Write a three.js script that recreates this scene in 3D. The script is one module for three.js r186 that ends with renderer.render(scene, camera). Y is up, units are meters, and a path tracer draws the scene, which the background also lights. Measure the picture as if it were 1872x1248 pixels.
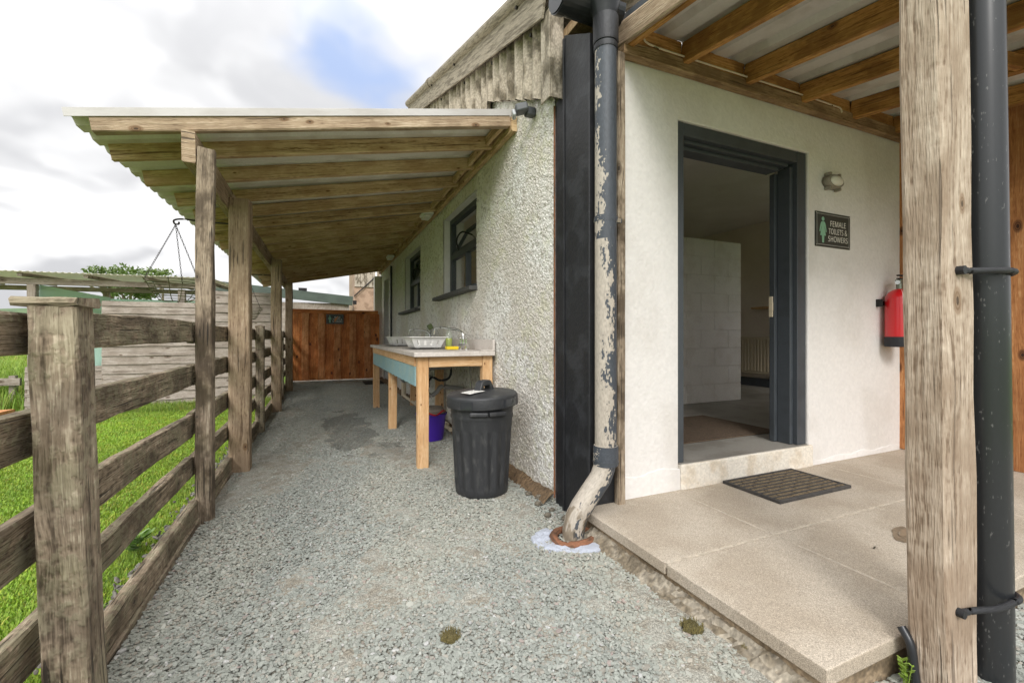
import * as THREE from 'three';
import { mergeGeometries, toCreasedNormals } from 'three/addons/utils/BufferGeometryUtils.js';
import { RoundedBoxGeometry } from 'three/addons/geometries/RoundedBoxGeometry.js';

// ------------------------------------------------------------------ camera, sky, sun, exposure
const scene = new THREE.Scene();
const camera = new THREE.PerspectiveCamera(2 * Math.atan(624 / 800) * 180 / Math.PI, 1872 / 1248, 0.05, 3000);
camera.position.set(0, 1.05, 0);
camera.rotation.set(0, -23.5 * Math.PI / 180, 0);
camera.setViewOffset(1872, 1248, 0, 10, 1872, 1248);
const renderer = new THREE.WebGLRenderer({ antialias: true });
renderer.toneMapping = THREE.LinearToneMapping;
renderer.toneMappingExposure = 1.44;
renderer.shadowMap.enabled = true;

// ---- seeded noise
function rng(seed) { let s = seed | 0; return () => { s = (s + 0x6d2b79f5) | 0; let t = Math.imul(s ^ (s >>> 15), 1 | s); t = (t + Math.imul(t ^ (t >>> 7), 61 | t)) ^ t; return ((t ^ (t >>> 14)) >>> 0) / 4294967296; }; }
const R = rng(7);
const rr = (a, b) => a + (b - a) * R();
const HT = new Float32Array(65536); { const q = rng(99); for (let i = 0; i < 65536; i++) HT[i] = q(); }
const hsh = (x, y) => HT[((x * 73856093) ^ (y * 19349663)) & 65535];
const clamp = (x, a = 0, b = 1) => x < a ? a : x > b ? b : x;
const sst = (a, b, x) => { x = clamp((x - a) / (b - a)); return x * x * (3 - 2 * x); };
const mix = (a, b, t) => a + (b - a) * t;
const mix3 = (a, b, t) => [mix(a[0], b[0], t), mix(a[1], b[1], t), mix(a[2], b[2], t)];
// value noise, periodic in whole lattice cells when px, py are given
function vn(x, y, px = 0, py = 0) {
  let xi = Math.floor(x), yi = Math.floor(y); const fx = x - xi, fy = y - yi;
  let x1 = xi + 1, y1 = yi + 1;
  if (px) { xi = ((xi % px) + px) % px; x1 = ((x1 % px) + px) % px; }
  if (py) { yi = ((yi % py) + py) % py; y1 = ((y1 % py) + py) % py; }
  const u = fx * fx * (3 - 2 * fx), v = fy * fy * (3 - 2 * fy);
  const a = hsh(xi, yi), b = hsh(x1, yi), c = hsh(xi, y1), d = hsh(x1, y1);
  return a + (b - a) * u + (c - a) * v + (a - b - c + d) * u * v;
}
function fbm(x, y, oct, px = 0, py = 0) { let s = 0, a = 0.5, n = 0; for (let i = 0; i < oct; i++) { s += a * vn(x + i * 17, y + i * 31, px, py); n += a; a *= 0.5; x *= 2; y *= 2; px *= 2; py *= 2; } return s / n; }

// ---- sky: broken bright cloud, computed as an equirectangular map
const sunDir = new THREE.Vector3(-0.34, 0.62, 0.70).normalize();
{
  const W = 1024, H = 512, d = new Float32Array(W * H * 4);
  const hole = new THREE.Vector3(0.03, 0.75, -1.06).normalize(), hole2 = new THREE.Vector3(0.13, 0.56, -1.02).normalize();
  for (let j = 0; j < H; j++) {
    const el = ((j + 0.5) / H - 0.5) * Math.PI, y = Math.sin(el), cy = Math.cos(el);
    for (let i = 0; i < W; i++) {
      const az = ((i + 0.5) / W - 0.5) * 2 * Math.PI, x = Math.cos(az) * cy, z = Math.sin(az) * cy;
      const yy = Math.max(y, 0), k = 1 / (yy + 0.22);
      const px = x * k * 3.0 + 40, pz = z * k * 3.0 + 40;
      const wx = fbm(px * 0.9 + 5, pz * 0.9, 4) * 1.5, wz = fbm(px * 0.9, pz * 0.9 + 9, 4) * 1.5;
      const n = fbm(px + wx, pz + wz, 6), g = fbm(px * 0.8 + 50 + wx, pz * 0.8 + 3 + wz, 6);
      const ca = x * hole.x + y * hole.y + z * hole.z, cb = x * hole2.x + y * hole2.y + z * hole2.z;
      let open = 0.44 * Math.exp(-(1 - ca) / 0.010) + 0.20 * Math.exp(-(1 - cb) / 0.004);
      open += 0.13 * sst(0.5, 0.75, fbm(px * 0.35 + 3, pz * 0.35 + 21, 2)) * sst(0.3, 0.6, yy);
      const blue = sst(-0.06, 0.36, open - (n - 0.28) * 1.1 - 0.16 * sst(0.55, 0.3, yy));
      const shade = sst(0.40, 0.66, g);                         // thin white to thick grey cloud
      let c = mix3([0.84, 0.84, 0.845], [0.47, 0.475, 0.495], shade * (0.9 - 0.5 * yy));
      const zen = 0.92 + 1.0 * sst(0.4, 1, yy);
      c = [c[0] * zen, c[1] * zen, c[2] * zen];
      c = mix3(c, [0.32, 0.43, 0.68], blue * 0.85);
      const sd = x * sunDir.x + y * sunDir.y + z * sunDir.z, glow = 1.5 * Math.exp(-(1 - sd) / 0.2);
      if (y < 0) c = [0.22, 0.25, 0.16];
      const o = (j * W + i) * 4, m = y < 0 ? 1 : 1 + glow;
      d[o] = c[0] * m; d[o + 1] = c[1] * m; d[o + 2] = c[2] * m; d[o + 3] = 1;
    }
  }
  const t = new THREE.DataTexture(d, W, H, THREE.RGBAFormat, THREE.FloatType);
  t.mapping = THREE.EquirectangularReflectionMapping; t.magFilter = t.minFilter = THREE.LinearFilter; t.needsUpdate = true;
  scene.background = t; scene.environment = t;
}
const sun = new THREE.DirectionalLight(new THREE.Color(1, 0.965, 0.92), 1.1);
sun.position.copy(sunDir).multiplyScalar(40); sun.target.position.set(0, 0, -4);
sun.castShadow = true; sun.shadow.radius = 32; sun.shadow.mapSize.set(2048, 2048);
Object.assign(sun.shadow.camera, { left: -20, right: 20, top: 20, bottom: -20, near: 1, far: 120 });
scene.add(sun, sun.target);

// ------------------------------------------------------------------ textures
function dtex(w, h, fn, rep = [1, 1], srgb = true) {
  const d = new Uint8Array(w * h * 4);
  for (let j = 0; j < h; j++) for (let i = 0; i < w; i++) {
    const c = fn((i + 0.5) / w, (j + 0.5) / h), o = (j * w + i) * 4;
    if (typeof c === 'number') { d[o] = d[o + 1] = d[o + 2] = clamp(c) * 255; } else { d[o] = clamp(c[0]) * 255; d[o + 1] = clamp(c[1]) * 255; d[o + 2] = clamp(c[2]) * 255; }
    d[o + 3] = 255;
  }
  const t = new THREE.DataTexture(d, w, h, THREE.RGBAFormat);
  t.wrapS = t.wrapT = THREE.RepeatWrapping; t.magFilter = THREE.LinearFilter; t.minFilter = THREE.LinearMipmapLinearFilter; t.generateMipmaps = true;
  t.repeat.set(rep[0], rep[1]); if (srgb) t.colorSpace = THREE.SRGBColorSpace; t.needsUpdate = true; return t;
}
const c255 = (...c) => c.map((v) => v / 255);
// wood: u across the grain (tile 0.5 m), v along it (tile 2 m)
function woodMat(o) {
  const q = rng(o.seed), S = o.seed * 13.7, knots = [];
  for (let i = 0; i < (o.knots ?? 7); i++) knots.push([q(), q(), mix(0.010, 0.024, q()) * (o.knotSize ?? 1)]);
  const dark = c255(...o.dark), mid = c255(...o.mid), light = c255(...o.light), knotC = c255(...(o.knot ?? o.dark)), stain = c255(...(o.stain ?? o.dark)), spot = o.spot && c255(...o.spot);
  const cell = (u, v) => {
    let kd = 9, ku = 0;
    for (const [a, b, r] of knots) {
      let du = u - a; du -= Math.round(du); let dv = v - b; dv -= Math.round(dv);
      const e = Math.hypot(du * 0.5, dv * 2 * 0.55) / r;
      if (e < kd) kd = e; ku += du * Math.exp(-e * e * 0.12) * 0.5;
    }
    const w = u - ku * 1.1 + 0.035 * (fbm(u * 4 + S, v * 5, 3, 4, 5) - 0.5);
    const broad = fbm(w * 12 + S, v * 6, 3, 12, 6), ring = fbm(w * 56 + S, v * 7, 2, 56, 7), fine = fbm(w * 150, v * 26 + S, 2, 150, 26), hair = vn(w * 256 + S, v * 90, 256, 90);
    const blot = fbm(u * 5 + 3, v * 14 + S, 5, 5, 14), mot = fbm(u * 28 + S, v * 90, 4, 28, 90) - 0.5;
    let g = clamp(0.5 + 1.35 * (0.22 * broad + 0.28 * ring + 0.30 * fine + 0.20 * hair - 0.5) + (o.mottle ?? 0.25) * mot);
    let c = g < 0.5 ? mix3(dark, mid, sst(0.12, 0.5, g)) : mix3(mid, light, sst(0.5, 0.85, g));
    c = mix3(c, stain, (o.stainAmt ?? 0.4) * sst(0.46, 0.74, blot + mot * 0.25));
    const crack = sst(0.83, 0.88, vn(w * 70 + 9, v * 5 + S, 70, 5) * (0.78 + 0.3 * vn(u * 9, v * 18, 9, 18)));
    c = mix3(c, [dark[0] * 0.45, dark[1] * 0.45, dark[2] * 0.45], crack * (o.crack ?? 0.5));
    if (kd < 1.6) { const rg = 0.5 + 0.5 * Math.sin(kd * 16); c = mix3(c, mix3(knotC, mid, 0.35 * rg), sst(1.5, 0.7, kd) * 0.85); if (kd < 0.35) c = mix3(c, [knotC[0] * 0.5, knotC[1] * 0.5, knotC[2] * 0.5], 0.7); }
    let l = 0;
    if (spot) { l = sst(o.spotT ?? 0.58, (o.spotT ?? 0.58) + 0.16, 0.5 * fbm(u * 34 + 40, v * 110 + S, 4, 34, 110) + 0.5 * fbm(u * 6, v * 20 + S, 3, 6, 20)); c = mix3(c, spot, l * 0.55); }
    return [c, clamp(0.25 + 0.75 * g - crack * 0.9 + l * 0.25 - (kd < 0.5 ? 0.15 : 0))];
  };
  const w = 512, h = 1024;
  const cache = new Array(w * h);
  const map = dtex(w, h, (u, v) => { const c = cell(u, v); cache[(v * h | 0) * w + (u * w | 0)] = c[1]; return c[0]; });
  const bump = dtex(w, h, (u, v) => cache[(v * h | 0) * w + (u * w | 0)], [1, 1], false);
  return new THREE.MeshStandardMaterial({ map, bumpMap: bump, bumpScale: o.bump ?? 0.004, roughness: o.rough ?? 0.85 });
}
const WOOD = {
  fence: woodMat({ seed: 3, dark: [84, 72, 58], mid: [146, 130, 110], light: [194, 180, 157], stain: [76, 64, 50], stainAmt: 0.45, spot: [150, 143, 118], spotT: 0.46, mottle: 0.6, crack: 0.7, bump: 0.009, rough: 0.95, knots: 5 }),
  rail: woodMat({ seed: 4, dark: [80, 68, 54], mid: [138, 122, 101], light: [184, 169, 146], stain: [64, 54, 40], stainAmt: 0.6, spot: [128, 124, 98], spotT: 0.47, mottle: 0.6, crack: 0.6, bump: 0.008, rough: 0.95, knots: 5 }),
  post: woodMat({ seed: 5, dark: [104, 84, 64], mid: [164, 142, 116], light: [194, 175, 150], stain: [116, 96, 74], stainAmt: 0.35, knot: [100, 72, 46], knotSize: 0.7, crack: 0.6, bump: 0.006, knots: 5 }),
  grey: woodMat({ seed: 6, dark: [84, 72, 58], mid: [146, 130, 110], light: [190, 176, 155], stain: [70, 58, 44], stainAmt: 0.75, crack: 0.8, bump: 0.007, knots: 4 }),
  rafter: woodMat({ seed: 8, dark: [116, 86, 52], mid: [198, 170, 130], light: [222, 198, 160], stain: [150, 114, 74], mottle: 0.12, stainAmt: 0.35, knot: [110, 74, 40], knotSize: 0.55, crack: 0.3, bump: 0.003, knots: 6 }),
  porch: woodMat({ seed: 9, dark: [112, 72, 28], mid: [186, 136, 74], light: [210, 166, 104], stain: [104, 66, 26], stainAmt: 0.5, knot: [84, 50, 22], knotSize: 0.7, crack: 0.3, bump: 0.003, knots: 6 }),
  plate: woodMat({ seed: 10, dark: [104, 80, 54], mid: [150, 124, 92], light: [182, 156, 122], stain: [100, 74, 48], stainAmt: 0.5, crack: 0.45, bump: 0.004, knots: 5 }),
  gate: woodMat({ seed: 11, dark: [142, 74, 32], mid: [214, 132, 70], light: [236, 182, 118], stain: [162, 88, 40], stainAmt: 0.5, knot: [56, 22, 8], knotSize: 1.0, crack: 0.3, bump: 0.004, knots: 4, rough: 0.7 }),
  gatePale: woodMat({ seed: 19, dark: [142, 74, 32], mid: [214, 146, 92], light: [234, 186, 136], stain: [162, 88, 40], stainAmt: 0.5, knot: [56, 22, 8], knotSize: 1.0, crack: 0.3, bump: 0.004, knots: 4, rough: 0.7 }),
  clad: woodMat({ seed: 12, dark: [128, 76, 40], mid: [182, 124, 76], light: [206, 156, 108], stain: [128, 80, 44], stainAmt: 0.35, knot: [70, 38, 18], crack: 0.4, bump: 0.003, knots: 9 }),
  pine: woodMat({ seed: 13, dark: [180, 134, 88], mid: [214, 174, 128], light: [230, 200, 160], stain: [200, 154, 106], stainAmt: 0.45, knot: [104, 58, 26], crack: 0.12, bump: 0.0015, knots: 22, knotSize: 0.42 }),
  silver: woodMat({ seed: 14, dark: [104, 93, 83], mid: [158, 147, 136], light: [188, 178, 167], stain: [118, 105, 92], stainAmt: 0.4, knot: [98, 82, 68], crack: 0.3, bump: 0.003, knots: 9 }),
  bleached: woodMat({ seed: 15, dark: [118, 99, 80], mid: [172, 155, 136], light: [200, 185, 166], stain: [134, 114, 94], mottle: 0.45, stainAmt: 0.6, knot: [112, 88, 64], crack: 0.35, bump: 0.006, knots: 5 }),
};
const noiseTex = dtex(512, 512, (u, v) => 0.6 * fbm(u * 64, v * 64, 4, 64, 64) + 0.4 * fbm(u * 8, v * 8, 4, 8, 8), [1, 1], false);
function plain(hex, rough = 0.6, metal = 0, extra = {}) { return new THREE.MeshStandardMaterial({ color: new THREE.Color(hex), roughness: rough, metalness: metal, ...extra }); }
// speckled/dirty surface: base colour with fine grain and sparse coarse stains
function dirty(base, alt, o = {}) {
  const a = c255(...base), b = c255(...alt), f = o.f ?? 6, s = o.seed ?? 1, n = o.size ?? 512;
  
  const map = dtex(n, n, (u, v) => {
    const blot = fbm(u * f + s, v * f, 6, f, f), ff = o.fine ?? 96, fine = fbm(u * ff, v * ff + s, 2, ff, ff);
    const t = sst(o.lo ?? 0.5, o.hi ?? 0.75, blot) * (o.amt ?? 0.6);
    let c = mix3(a, b, t); const k = 1 + (fine - 0.5) * (o.grain ?? 0.12);
    return [c[0] * k, c[1] * k, c[2] * k];
  }, o.rep ?? [1, 1]);
  const m = new THREE.MeshStandardMaterial({ map, roughness: o.rough ?? 0.85, metalness: o.metal ?? 0 });
  if (o.bump) { m.bumpMap = noiseTex; m.bumpScale = o.bump; }
  return m;
}
const MAT = {
  roughcast: null,
  white: dirty([222, 219, 215], [205, 200, 193], { f: 5, seed: 21, grain: 0.05, amt: 0.5, rep: [0.5, 0.5], bump: 0.004, rough: 0.8 }),
  block: dirty([230, 225, 217], [216, 209, 198], { f: 8, seed: 22, grain: 0.06, bump: 0.003, rough: 0.75 }),
  room: dirty([232, 220, 204], [222, 208, 190], { f: 4, seed: 23, grain: 0.03, rep: [0.5, 0.5] }),
  ceiling: dirty([230, 225, 216], [216, 210, 200], { f: 4, seed: 24, grain: 0.03, rep: [0.5, 0.5] }),
  floorPaint: dirty([150, 146, 138], [126, 121, 112], { f: 6, seed: 25, grain: 0.08, rough: 0.55 }),
  step: dirty([220, 213, 200], [190, 172, 146], { f: 12, seed: 26, grain: 0.14, amt: 0.5, lo: 0.42, hi: 0.8, bump: 0.005 }),
  paver: dirty([178, 167, 151], [156, 143, 125], { f: 3, seed: 27, grain: 0.55, amt: 0.6, lo: 0.35, hi: 0.75, bump: 0.002, rough: 0.9, rep: [1.7, 1.7], size: 1024, fine: 300 }),
  mortar: dirty([188, 177, 160], [170, 158, 140], { f: 16, seed: 28, grain: 0.3, bump: 0.003 }),
  slabSide: dirty([146, 128, 104], [96, 82, 62], { f: 8, seed: 29, grain: 0.4, amt: 0.8, bump: 0.012 }),
  rubble: dirty([152, 143, 127], [106, 95, 77], { f: 10, seed: 30, grain: 0.45, amt: 0.8, lo: 0.42, hi: 0.66, bump: 0.016 }),
  soil: dirty([112, 92, 68], [78, 62, 44], { f: 8, seed: 31, grain: 0.4, bump: 0.02 }),
  fibre: dirty([172, 161, 145], [84, 75, 60], { f: 10, seed: 32, grain: 0.4, amt: 0.8, lo: 0.45, hi: 0.8, rep: [1.6, 0.9], bump: 0.003, rough: 0.95 }),
  barge: dirty([150, 140, 124], [96, 87, 73], { f: 24, seed: 33, grain: 0.3, amt: 0.75, lo: 0.4, hi: 0.75, rep: [1.5, 0.6], bump: 0.004, rough: 0.95 }),
  charcoal: dirty([66, 71, 76], [56, 60, 64], { f: 9, seed: 34, grain: 0.06, rough: 0.5, bump: 0.0015 }),
  blackPaint: dirty([27, 28, 31], [62, 64, 68], { f: 10, seed: 35, grain: 0.2, amt: 0.5, lo: 0.52, hi: 0.8, rough: 0.56, bump: 0.002 }),
  blackPlastic: dirty([36, 38, 41], [44, 46, 48], { f: 12, seed: 36, grain: 0.1, rough: 0.32 }),
  binPlastic: dirty([48, 49, 51], [92, 91, 88], { f: 16, seed: 37, grain: 0.14, amt: 0.5, lo: 0.52, hi: 0.85, rep: [1.4, 0.5], rough: 0.5, bump: 0.0015 }),
  sheetWhite: dirty([206, 202, 194], [178, 172, 160], { f: 6, seed: 38, grain: 0.04, rough: 0.5 }),
  sheetGrey: dirty([218, 213, 202], [196, 188, 174], { f: 6, seed: 39, grain: 0.05, rough: 0.5 }),
  flashing: dirty([188, 184, 181], [168, 162, 156], { f: 6, seed: 40, grain: 0.04, rough: 0.45 }),
  steel: plain('#b8b8b6', 0.25, 1), chrome: plain('#d8d8d6', 0.09, 1), iron: plain('#3a352e', 0.6, 0.6),
  counter: dirty([206, 198, 190], [184, 174, 164], { f: 12, seed: 41, grain: 0.1, rough: 0.45 }),
  blue: dirty([142, 176, 180], [160, 182, 176], { f: 8, seed: 42, grain: 0.1, rough: 0.6 }),
  whitePlastic: plain('#f3f2ee', 0.4), cream: plain('#cfc2a8', 0.55), greyPlastic: plain('#8a8a88', 0.45),
  purple: plain('#43239a', 0.4), red: plain('#c01820', 0.3), extRed: new THREE.MeshPhysicalMaterial({ color: new THREE.Color('#c4121c'), roughness: 0.3, clearcoat: 0.6, clearcoatRoughness: 0.15 }),
  rubber: plain('#26262a', 0.75), dark: plain('#1b1a19', 0.8), yellow: plain('#e0c31c', 0.7), green: plain('#3f4a26', 0.8),
  bristle: dirty([112, 98, 76], [78, 67, 52], { f: 24, seed: 43, grain: 0.9, amt: 0.7, bump: 0.004, rough: 0.95, rep: [3, 3] }),
  matRubber: dirty([62, 60, 58], [84, 80, 74], { f: 16, seed: 44, grain: 0.2, rough: 0.8, bump: 0.002 }),
  doormat: dirty([98, 82, 66], [80, 66, 52], { f: 20, seed: 45, grain: 0.5, rough: 0.98, bump: 0.003, rep: [2, 2] }),
  glass: new THREE.MeshPhysicalMaterial({ color: 0xffffff, roughness: 0.02, transmission: 1, thickness: 0, ior: 1.5 }),
  clear: new THREE.MeshPhysicalMaterial({ color: 0xf2f6f0, roughness: 0.08, transmission: 0.85, thickness: 0 }),
  roofGreen: dirty([72, 84, 74], [60, 70, 62], { f: 6, seed: 46, grain: 0.06, rough: 0.6 }),
  farBrown: dirty([170, 144, 122], [130, 106, 86], { f: 7, seed: 47, grain: 0.2, rough: 0.9 }),
  terracotta: dirty([136, 92, 66], [92, 66, 48], { f: 10, seed: 48, grain: 0.3, amt: 0.8, bump: 0.006 }),
  slate: dirty([74, 74, 72], [58, 58, 56], { f: 10, seed: 49, grain: 0.2, rough: 0.7, bump: 0.003 }),
  lampGrey: plain('#8d867a', 0.5), opal: plain('#dcdad2', 0.35),
};
// ------------------------------------------------------------------ geometry helpers
const V = (x, y, z) => new THREE.Vector3(x, y, z);
function boxUV(g, s = 1) {            // uv in metres by the way each face points (object space)
  if (g.index) g = g.toNonIndexed();
  const p = g.attributes.position, n = p.count, uv = new Float32Array(n * 2), a = V(), b = V(), c = V();
  for (let i = 0; i < n; i += 3) {
    a.fromBufferAttribute(p, i); b.fromBufferAttribute(p, i + 1); c.fromBufferAttribute(p, i + 2);
    const nn = b.clone().sub(a).cross(c.clone().sub(a)); const ax = Math.abs(nn.x), ay = Math.abs(nn.y), az = Math.abs(nn.z);
    [a, b, c].forEach((q, k) => { const o = (i + k) * 2; if (ax >= ay && ax >= az) { uv[o] = q.z * s; uv[o + 1] = q.y * s; } else if (ay >= az) { uv[o] = q.x * s; uv[o + 1] = q.z * s; } else { uv[o] = q.x * s; uv[o + 1] = q.y * s; } });
  }
  g.setAttribute('uv', new THREE.BufferAttribute(uv, 2)); return g;
}
function clean(g) { if (g.index) g = g.toNonIndexed(); for (const k of Object.keys(g.attributes)) if (!['position', 'normal', 'uv'].includes(k)) g.deleteAttribute(k); if (!g.attributes.normal) g.computeVertexNormals(); if (!g.attributes.uv) g = boxUV(g); return g; }
const merge = (gs) => gs.length === 1 ? clean(gs[0]) : mergeGeometries(gs.map(clean));
// box from min/max corners with a small rounded edge
function bx(x0, x1, y0, y1, z0, z1, r = 0.004) {
  const w = x1 - x0, h = y1 - y0, d = z1 - z0, m = Math.min(w, h, d);
  const g = r > 0 ? new RoundedBoxGeometry(w, h, d, 1, Math.min(r, m * 0.45)) : new THREE.BoxGeometry(w, h, d);
  g.translate((x0 + x1) / 2, (y0 + y1) / 2, (z0 + z1) / 2); return boxUV(g);
}
function mesh(name, gs, mat, parent) {
  const m = new THREE.Mesh(Array.isArray(gs) ? merge(gs) : clean(gs), mat); m.name = name; m.castShadow = m.receiveShadow = true;
  if (parent) parent.add(m); return m;
}
const used = {};
function uniq(n) { used[n] = (used[n] ?? -1) + 1; return used[n] ? n + '_' + String(used[n]).padStart(3, '0') : n; }
const tops = [];
function tag(o, label, category, group) { o.userData.label = label; o.userData.category = category; if (group) o.userData.group = group; return o; }
function thing(name, label, category, group) { const g = new THREE.Group(); g.name = uniq(name); scene.add(g); tops.push(g); return tag(g, label, category, group); }
function single(name, gs, mat, label, category, group) { const m = mesh(uniq(name), gs, mat); scene.add(m); tops.push(m); return tag(m, label, category, group); }
function structure(name, gs, mat) { const m = mesh(uniq(name), gs, mat); m.userData.kind = 'structure'; scene.add(m); return m; }
function stuff(o, label, category) { o.userData.kind = 'stuff'; o.userData.label = label; o.userData.category = category; scene.add(o); return o; }
// timber from a to b: w along the direction wd, t across it; chamfered, slightly uneven
function timber(a, b, wd, w, t, o = {}) {
  const L = a.distanceTo(b), n = o.seg ?? Math.max(2, Math.min(9, Math.round(L / 0.45))), c = o.c ?? 0.006, j = o.j ?? 0.003, q = rng((o.seed ?? (R() * 1e9)) | 0);
  const ou = q(), ov = q(), wane = o.wane ?? 0, bow = (q() - 0.5) * 2 * (o.bow ?? 0.004);
  const pr = [[-w / 2 + c, -t / 2], [w / 2 - c, -t / 2], [w / 2, -t / 2 + c], [w / 2, t / 2 - c], [w / 2 - c, t / 2], [-w / 2 + c, t / 2], [-w / 2, t / 2 - c], [-w / 2, -t / 2 + c]];
  const rings = [], ph = q() * 9;
  for (let k = 0; k <= n; k++) {
    const y = L * k / n, s = Math.sin(Math.PI * k / n) * bow, wa = wane ? wane * (fbm(k * 0.9 + ph * 7, 3.3, 2) * 2 - 1) : 0, wb = wane ? wane * (fbm(k * 0.9 + ph * 7, 8.8, 2) * 2 - 1) : 0;
    rings.push(pr.map(([x, z], i) => V(x + s + (q() - 0.5) * 2 * j + (x > 0 ? wa : wb), y + ((k === 0 || k === n) ? (q() - 0.5) * j * 2 : 0), z + (q() - 0.5) * 2 * j)));
  }
  const pos = [], uv = [], idx = []; let per = 0;
  for (let i = 0; i < 8; i++) {
    const i2 = (i + 1) % 8, len = Math.hypot(pr[i2][0] - pr[i][0], pr[i2][1] - pr[i][1]), base = pos.length / 3;
    for (let k = 0; k <= n; k++) { const A = rings[k][i], B = rings[k][i2]; pos.push(A.x, A.y, A.z, B.x, B.y, B.z); uv.push(per * 2 + ou, A.y / 2 + ov, (per + len) * 2 + ou, B.y / 2 + ov); }
    for (let k = 0; k < n; k++) { const p = base + k * 2; idx.push(p, p + 2, p + 1, p + 1, p + 2, p + 3); }
    per += len;
  }
  for (const k of [0, n]) {
    const base = pos.length / 3; for (const p of rings[k]) { pos.push(p.x, p.y, p.z); uv.push(p.x * 2 + ou, p.z * 0.5 + ov); }
    for (let i = 1; i < 7; i++) k ? idx.push(base, base + i + 1, base + i) : idx.push(base, base + i, base + i + 1);
  }
  const g = new THREE.BufferGeometry(); g.setAttribute('position', new THREE.Float32BufferAttribute(pos, 3)); g.setAttribute('uv', new THREE.Float32BufferAttribute(uv, 2)); g.setIndex(idx); g.computeVertexNormals();
  const Y = b.clone().sub(a).normalize(), X = wd.clone().addScaledVector(Y, -wd.dot(Y)).normalize(), Z = X.clone().cross(Y);
  g.applyMatrix4(new THREE.Matrix4().makeBasis(X, Y, Z).setPosition(a)); return g;
}
// round bar along a path; uv = (angle / turn, length / vScale); angle 0 faces +z on a vertical path
function tube(pts, r, n = 12, vScale = 1, caps = true) {
  const P = pts.map((p) => Array.isArray(p) ? V(...p) : p), m = P.length, pos = [], nor = [], uv = [], idx = [], rad = (k) => Array.isArray(r) ? r[k] : r;
  let N = null, len = 0; const T = P.map((p, k) => (k === 0 ? P[1].clone().sub(P[0]) : k === m - 1 ? P[k].clone().sub(P[k - 1]) : P[k + 1].clone().sub(P[k]).normalize().add(P[k].clone().sub(P[k - 1]).normalize())).normalize());
  for (let k = 0; k < m; k++) {
    if (!N) { N = Math.abs(T[0].z) > 0.9 ? V(0, 1, 0) : V(0, 0, 1); }
    N = N.clone().addScaledVector(T[k], -N.dot(T[k])).normalize(); const up = T[k].y < 0 ? -1 : 1, B = N.clone().cross(T[k]).multiplyScalar(-up);
    if (k) len += P[k].distanceTo(P[k - 1]);
    for (let i = 0; i <= n; i++) { const a = 2 * Math.PI * i / n, d = N.clone().multiplyScalar(Math.cos(a)).addScaledVector(B, Math.sin(a)); pos.push(P[k].x + d.x * rad(k), P[k].y + d.y * rad(k), P[k].z + d.z * rad(k)); nor.push(d.x, d.y, d.z); uv.push(i / n, len / vScale); }
  }
  for (let k = 0; k < m - 1; k++) for (let i = 0; i < n; i++) { const a = k * (n + 1) + i, b = a + n + 1; idx.push(a, b, a + 1, a + 1, b, b + 1); }
  if (caps) for (const k of [0, m - 1]) { const c = pos.length / 3, t = k ? T[k] : T[k].clone().negate(); pos.push(P[k].x, P[k].y, P[k].z); nor.push(t.x, t.y, t.z); uv.push(0.5, 0.5); for (let i = 0; i <= n; i++) { const o = (k * (n + 1) + i) * 3; pos.push(pos[o], pos[o + 1], pos[o + 2]); nor.push(t.x, t.y, t.z); uv.push(0.5, 0.5); } for (let i = 1; i <= n; i++) idx.push(c, c + i, c + i + 1); }
  const va = (i) => V(pos[i * 3], pos[i * 3 + 1], pos[i * 3 + 2]);
  for (let i = 0; i < idx.length; i += 3) { const [a, b, c] = [idx[i], idx[i + 1], idx[i + 2]], A = va(a), f = va(b).sub(A).cross(va(c).sub(A)); if (f.x * (nor[a * 3] + nor[b * 3]) + f.y * (nor[a * 3 + 1] + nor[b * 3 + 1]) + f.z * (nor[a * 3 + 2] + nor[b * 3 + 2]) < 0) { idx[i + 1] = c; idx[i + 2] = b; } }
  const g = new THREE.BufferGeometry(); g.setAttribute('position', new THREE.Float32BufferAttribute(pos, 3)); g.setAttribute('normal', new THREE.Float32BufferAttribute(nor, 3)); g.setAttribute('uv', new THREE.Float32BufferAttribute(uv, 2)); g.setIndex(idx); return g;
}
const curve = (pts, n = 16) => new THREE.CatmullRomCurve3(pts.map((p) => V(...p)), false, 'centripetal').getPoints(n);
const lathe = (pts, n, x, y, z) => { const g = new THREE.LatheGeometry(pts.map((p) => new THREE.Vector2(...p)), n); g.translate(x, y, z); return g; };
// ribbed sheet with thickness: stations s with heights h, length L; local axes (s, h, l)
function ribbed(st, L, th = 0.0015) {
  const pos = [], n = st.length, uv = [], q = (a, b, c, d) => { for (const p of [a, b, c, a, c, d]) { pos.push(...p); uv.push(p[0], p[2]); } };
  for (let i = 0; i < n - 1; i++) {
    const [s0, h0] = st[i], [s1, h1] = st[i + 1];
    q([s0, h0 + th, 0], [s0, h0 + th, L], [s1, h1 + th, L], [s1, h1 + th, 0]); q([s0, h0, 0], [s1, h1, 0], [s1, h1, L], [s0, h0, L]);
    q([s0, h0, 0], [s0, h0 + th, 0], [s1, h1 + th, 0], [s1, h1, 0]); q([s0, h0, L], [s1, h1, L], [s1, h1 + th, L], [s0, h0 + th, L]);
  }
  const g = new THREE.BufferGeometry(); g.setAttribute('position', new THREE.Float32BufferAttribute(pos, 3)); g.setAttribute('uv', new THREE.Float32BufferAttribute(uv, 2)); g.computeVertexNormals(); return g;
}
const boxRib = (w, pitch, hgt) => { const st = []; for (let s = 0; s < w - 1e-6; s += pitch) { st.push([s, hgt], [s + pitch * 0.22, hgt], [s + pitch * 0.36, 0], [s + pitch * 0.84, 0]); } st.push([w, hgt]); return st; };
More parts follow.
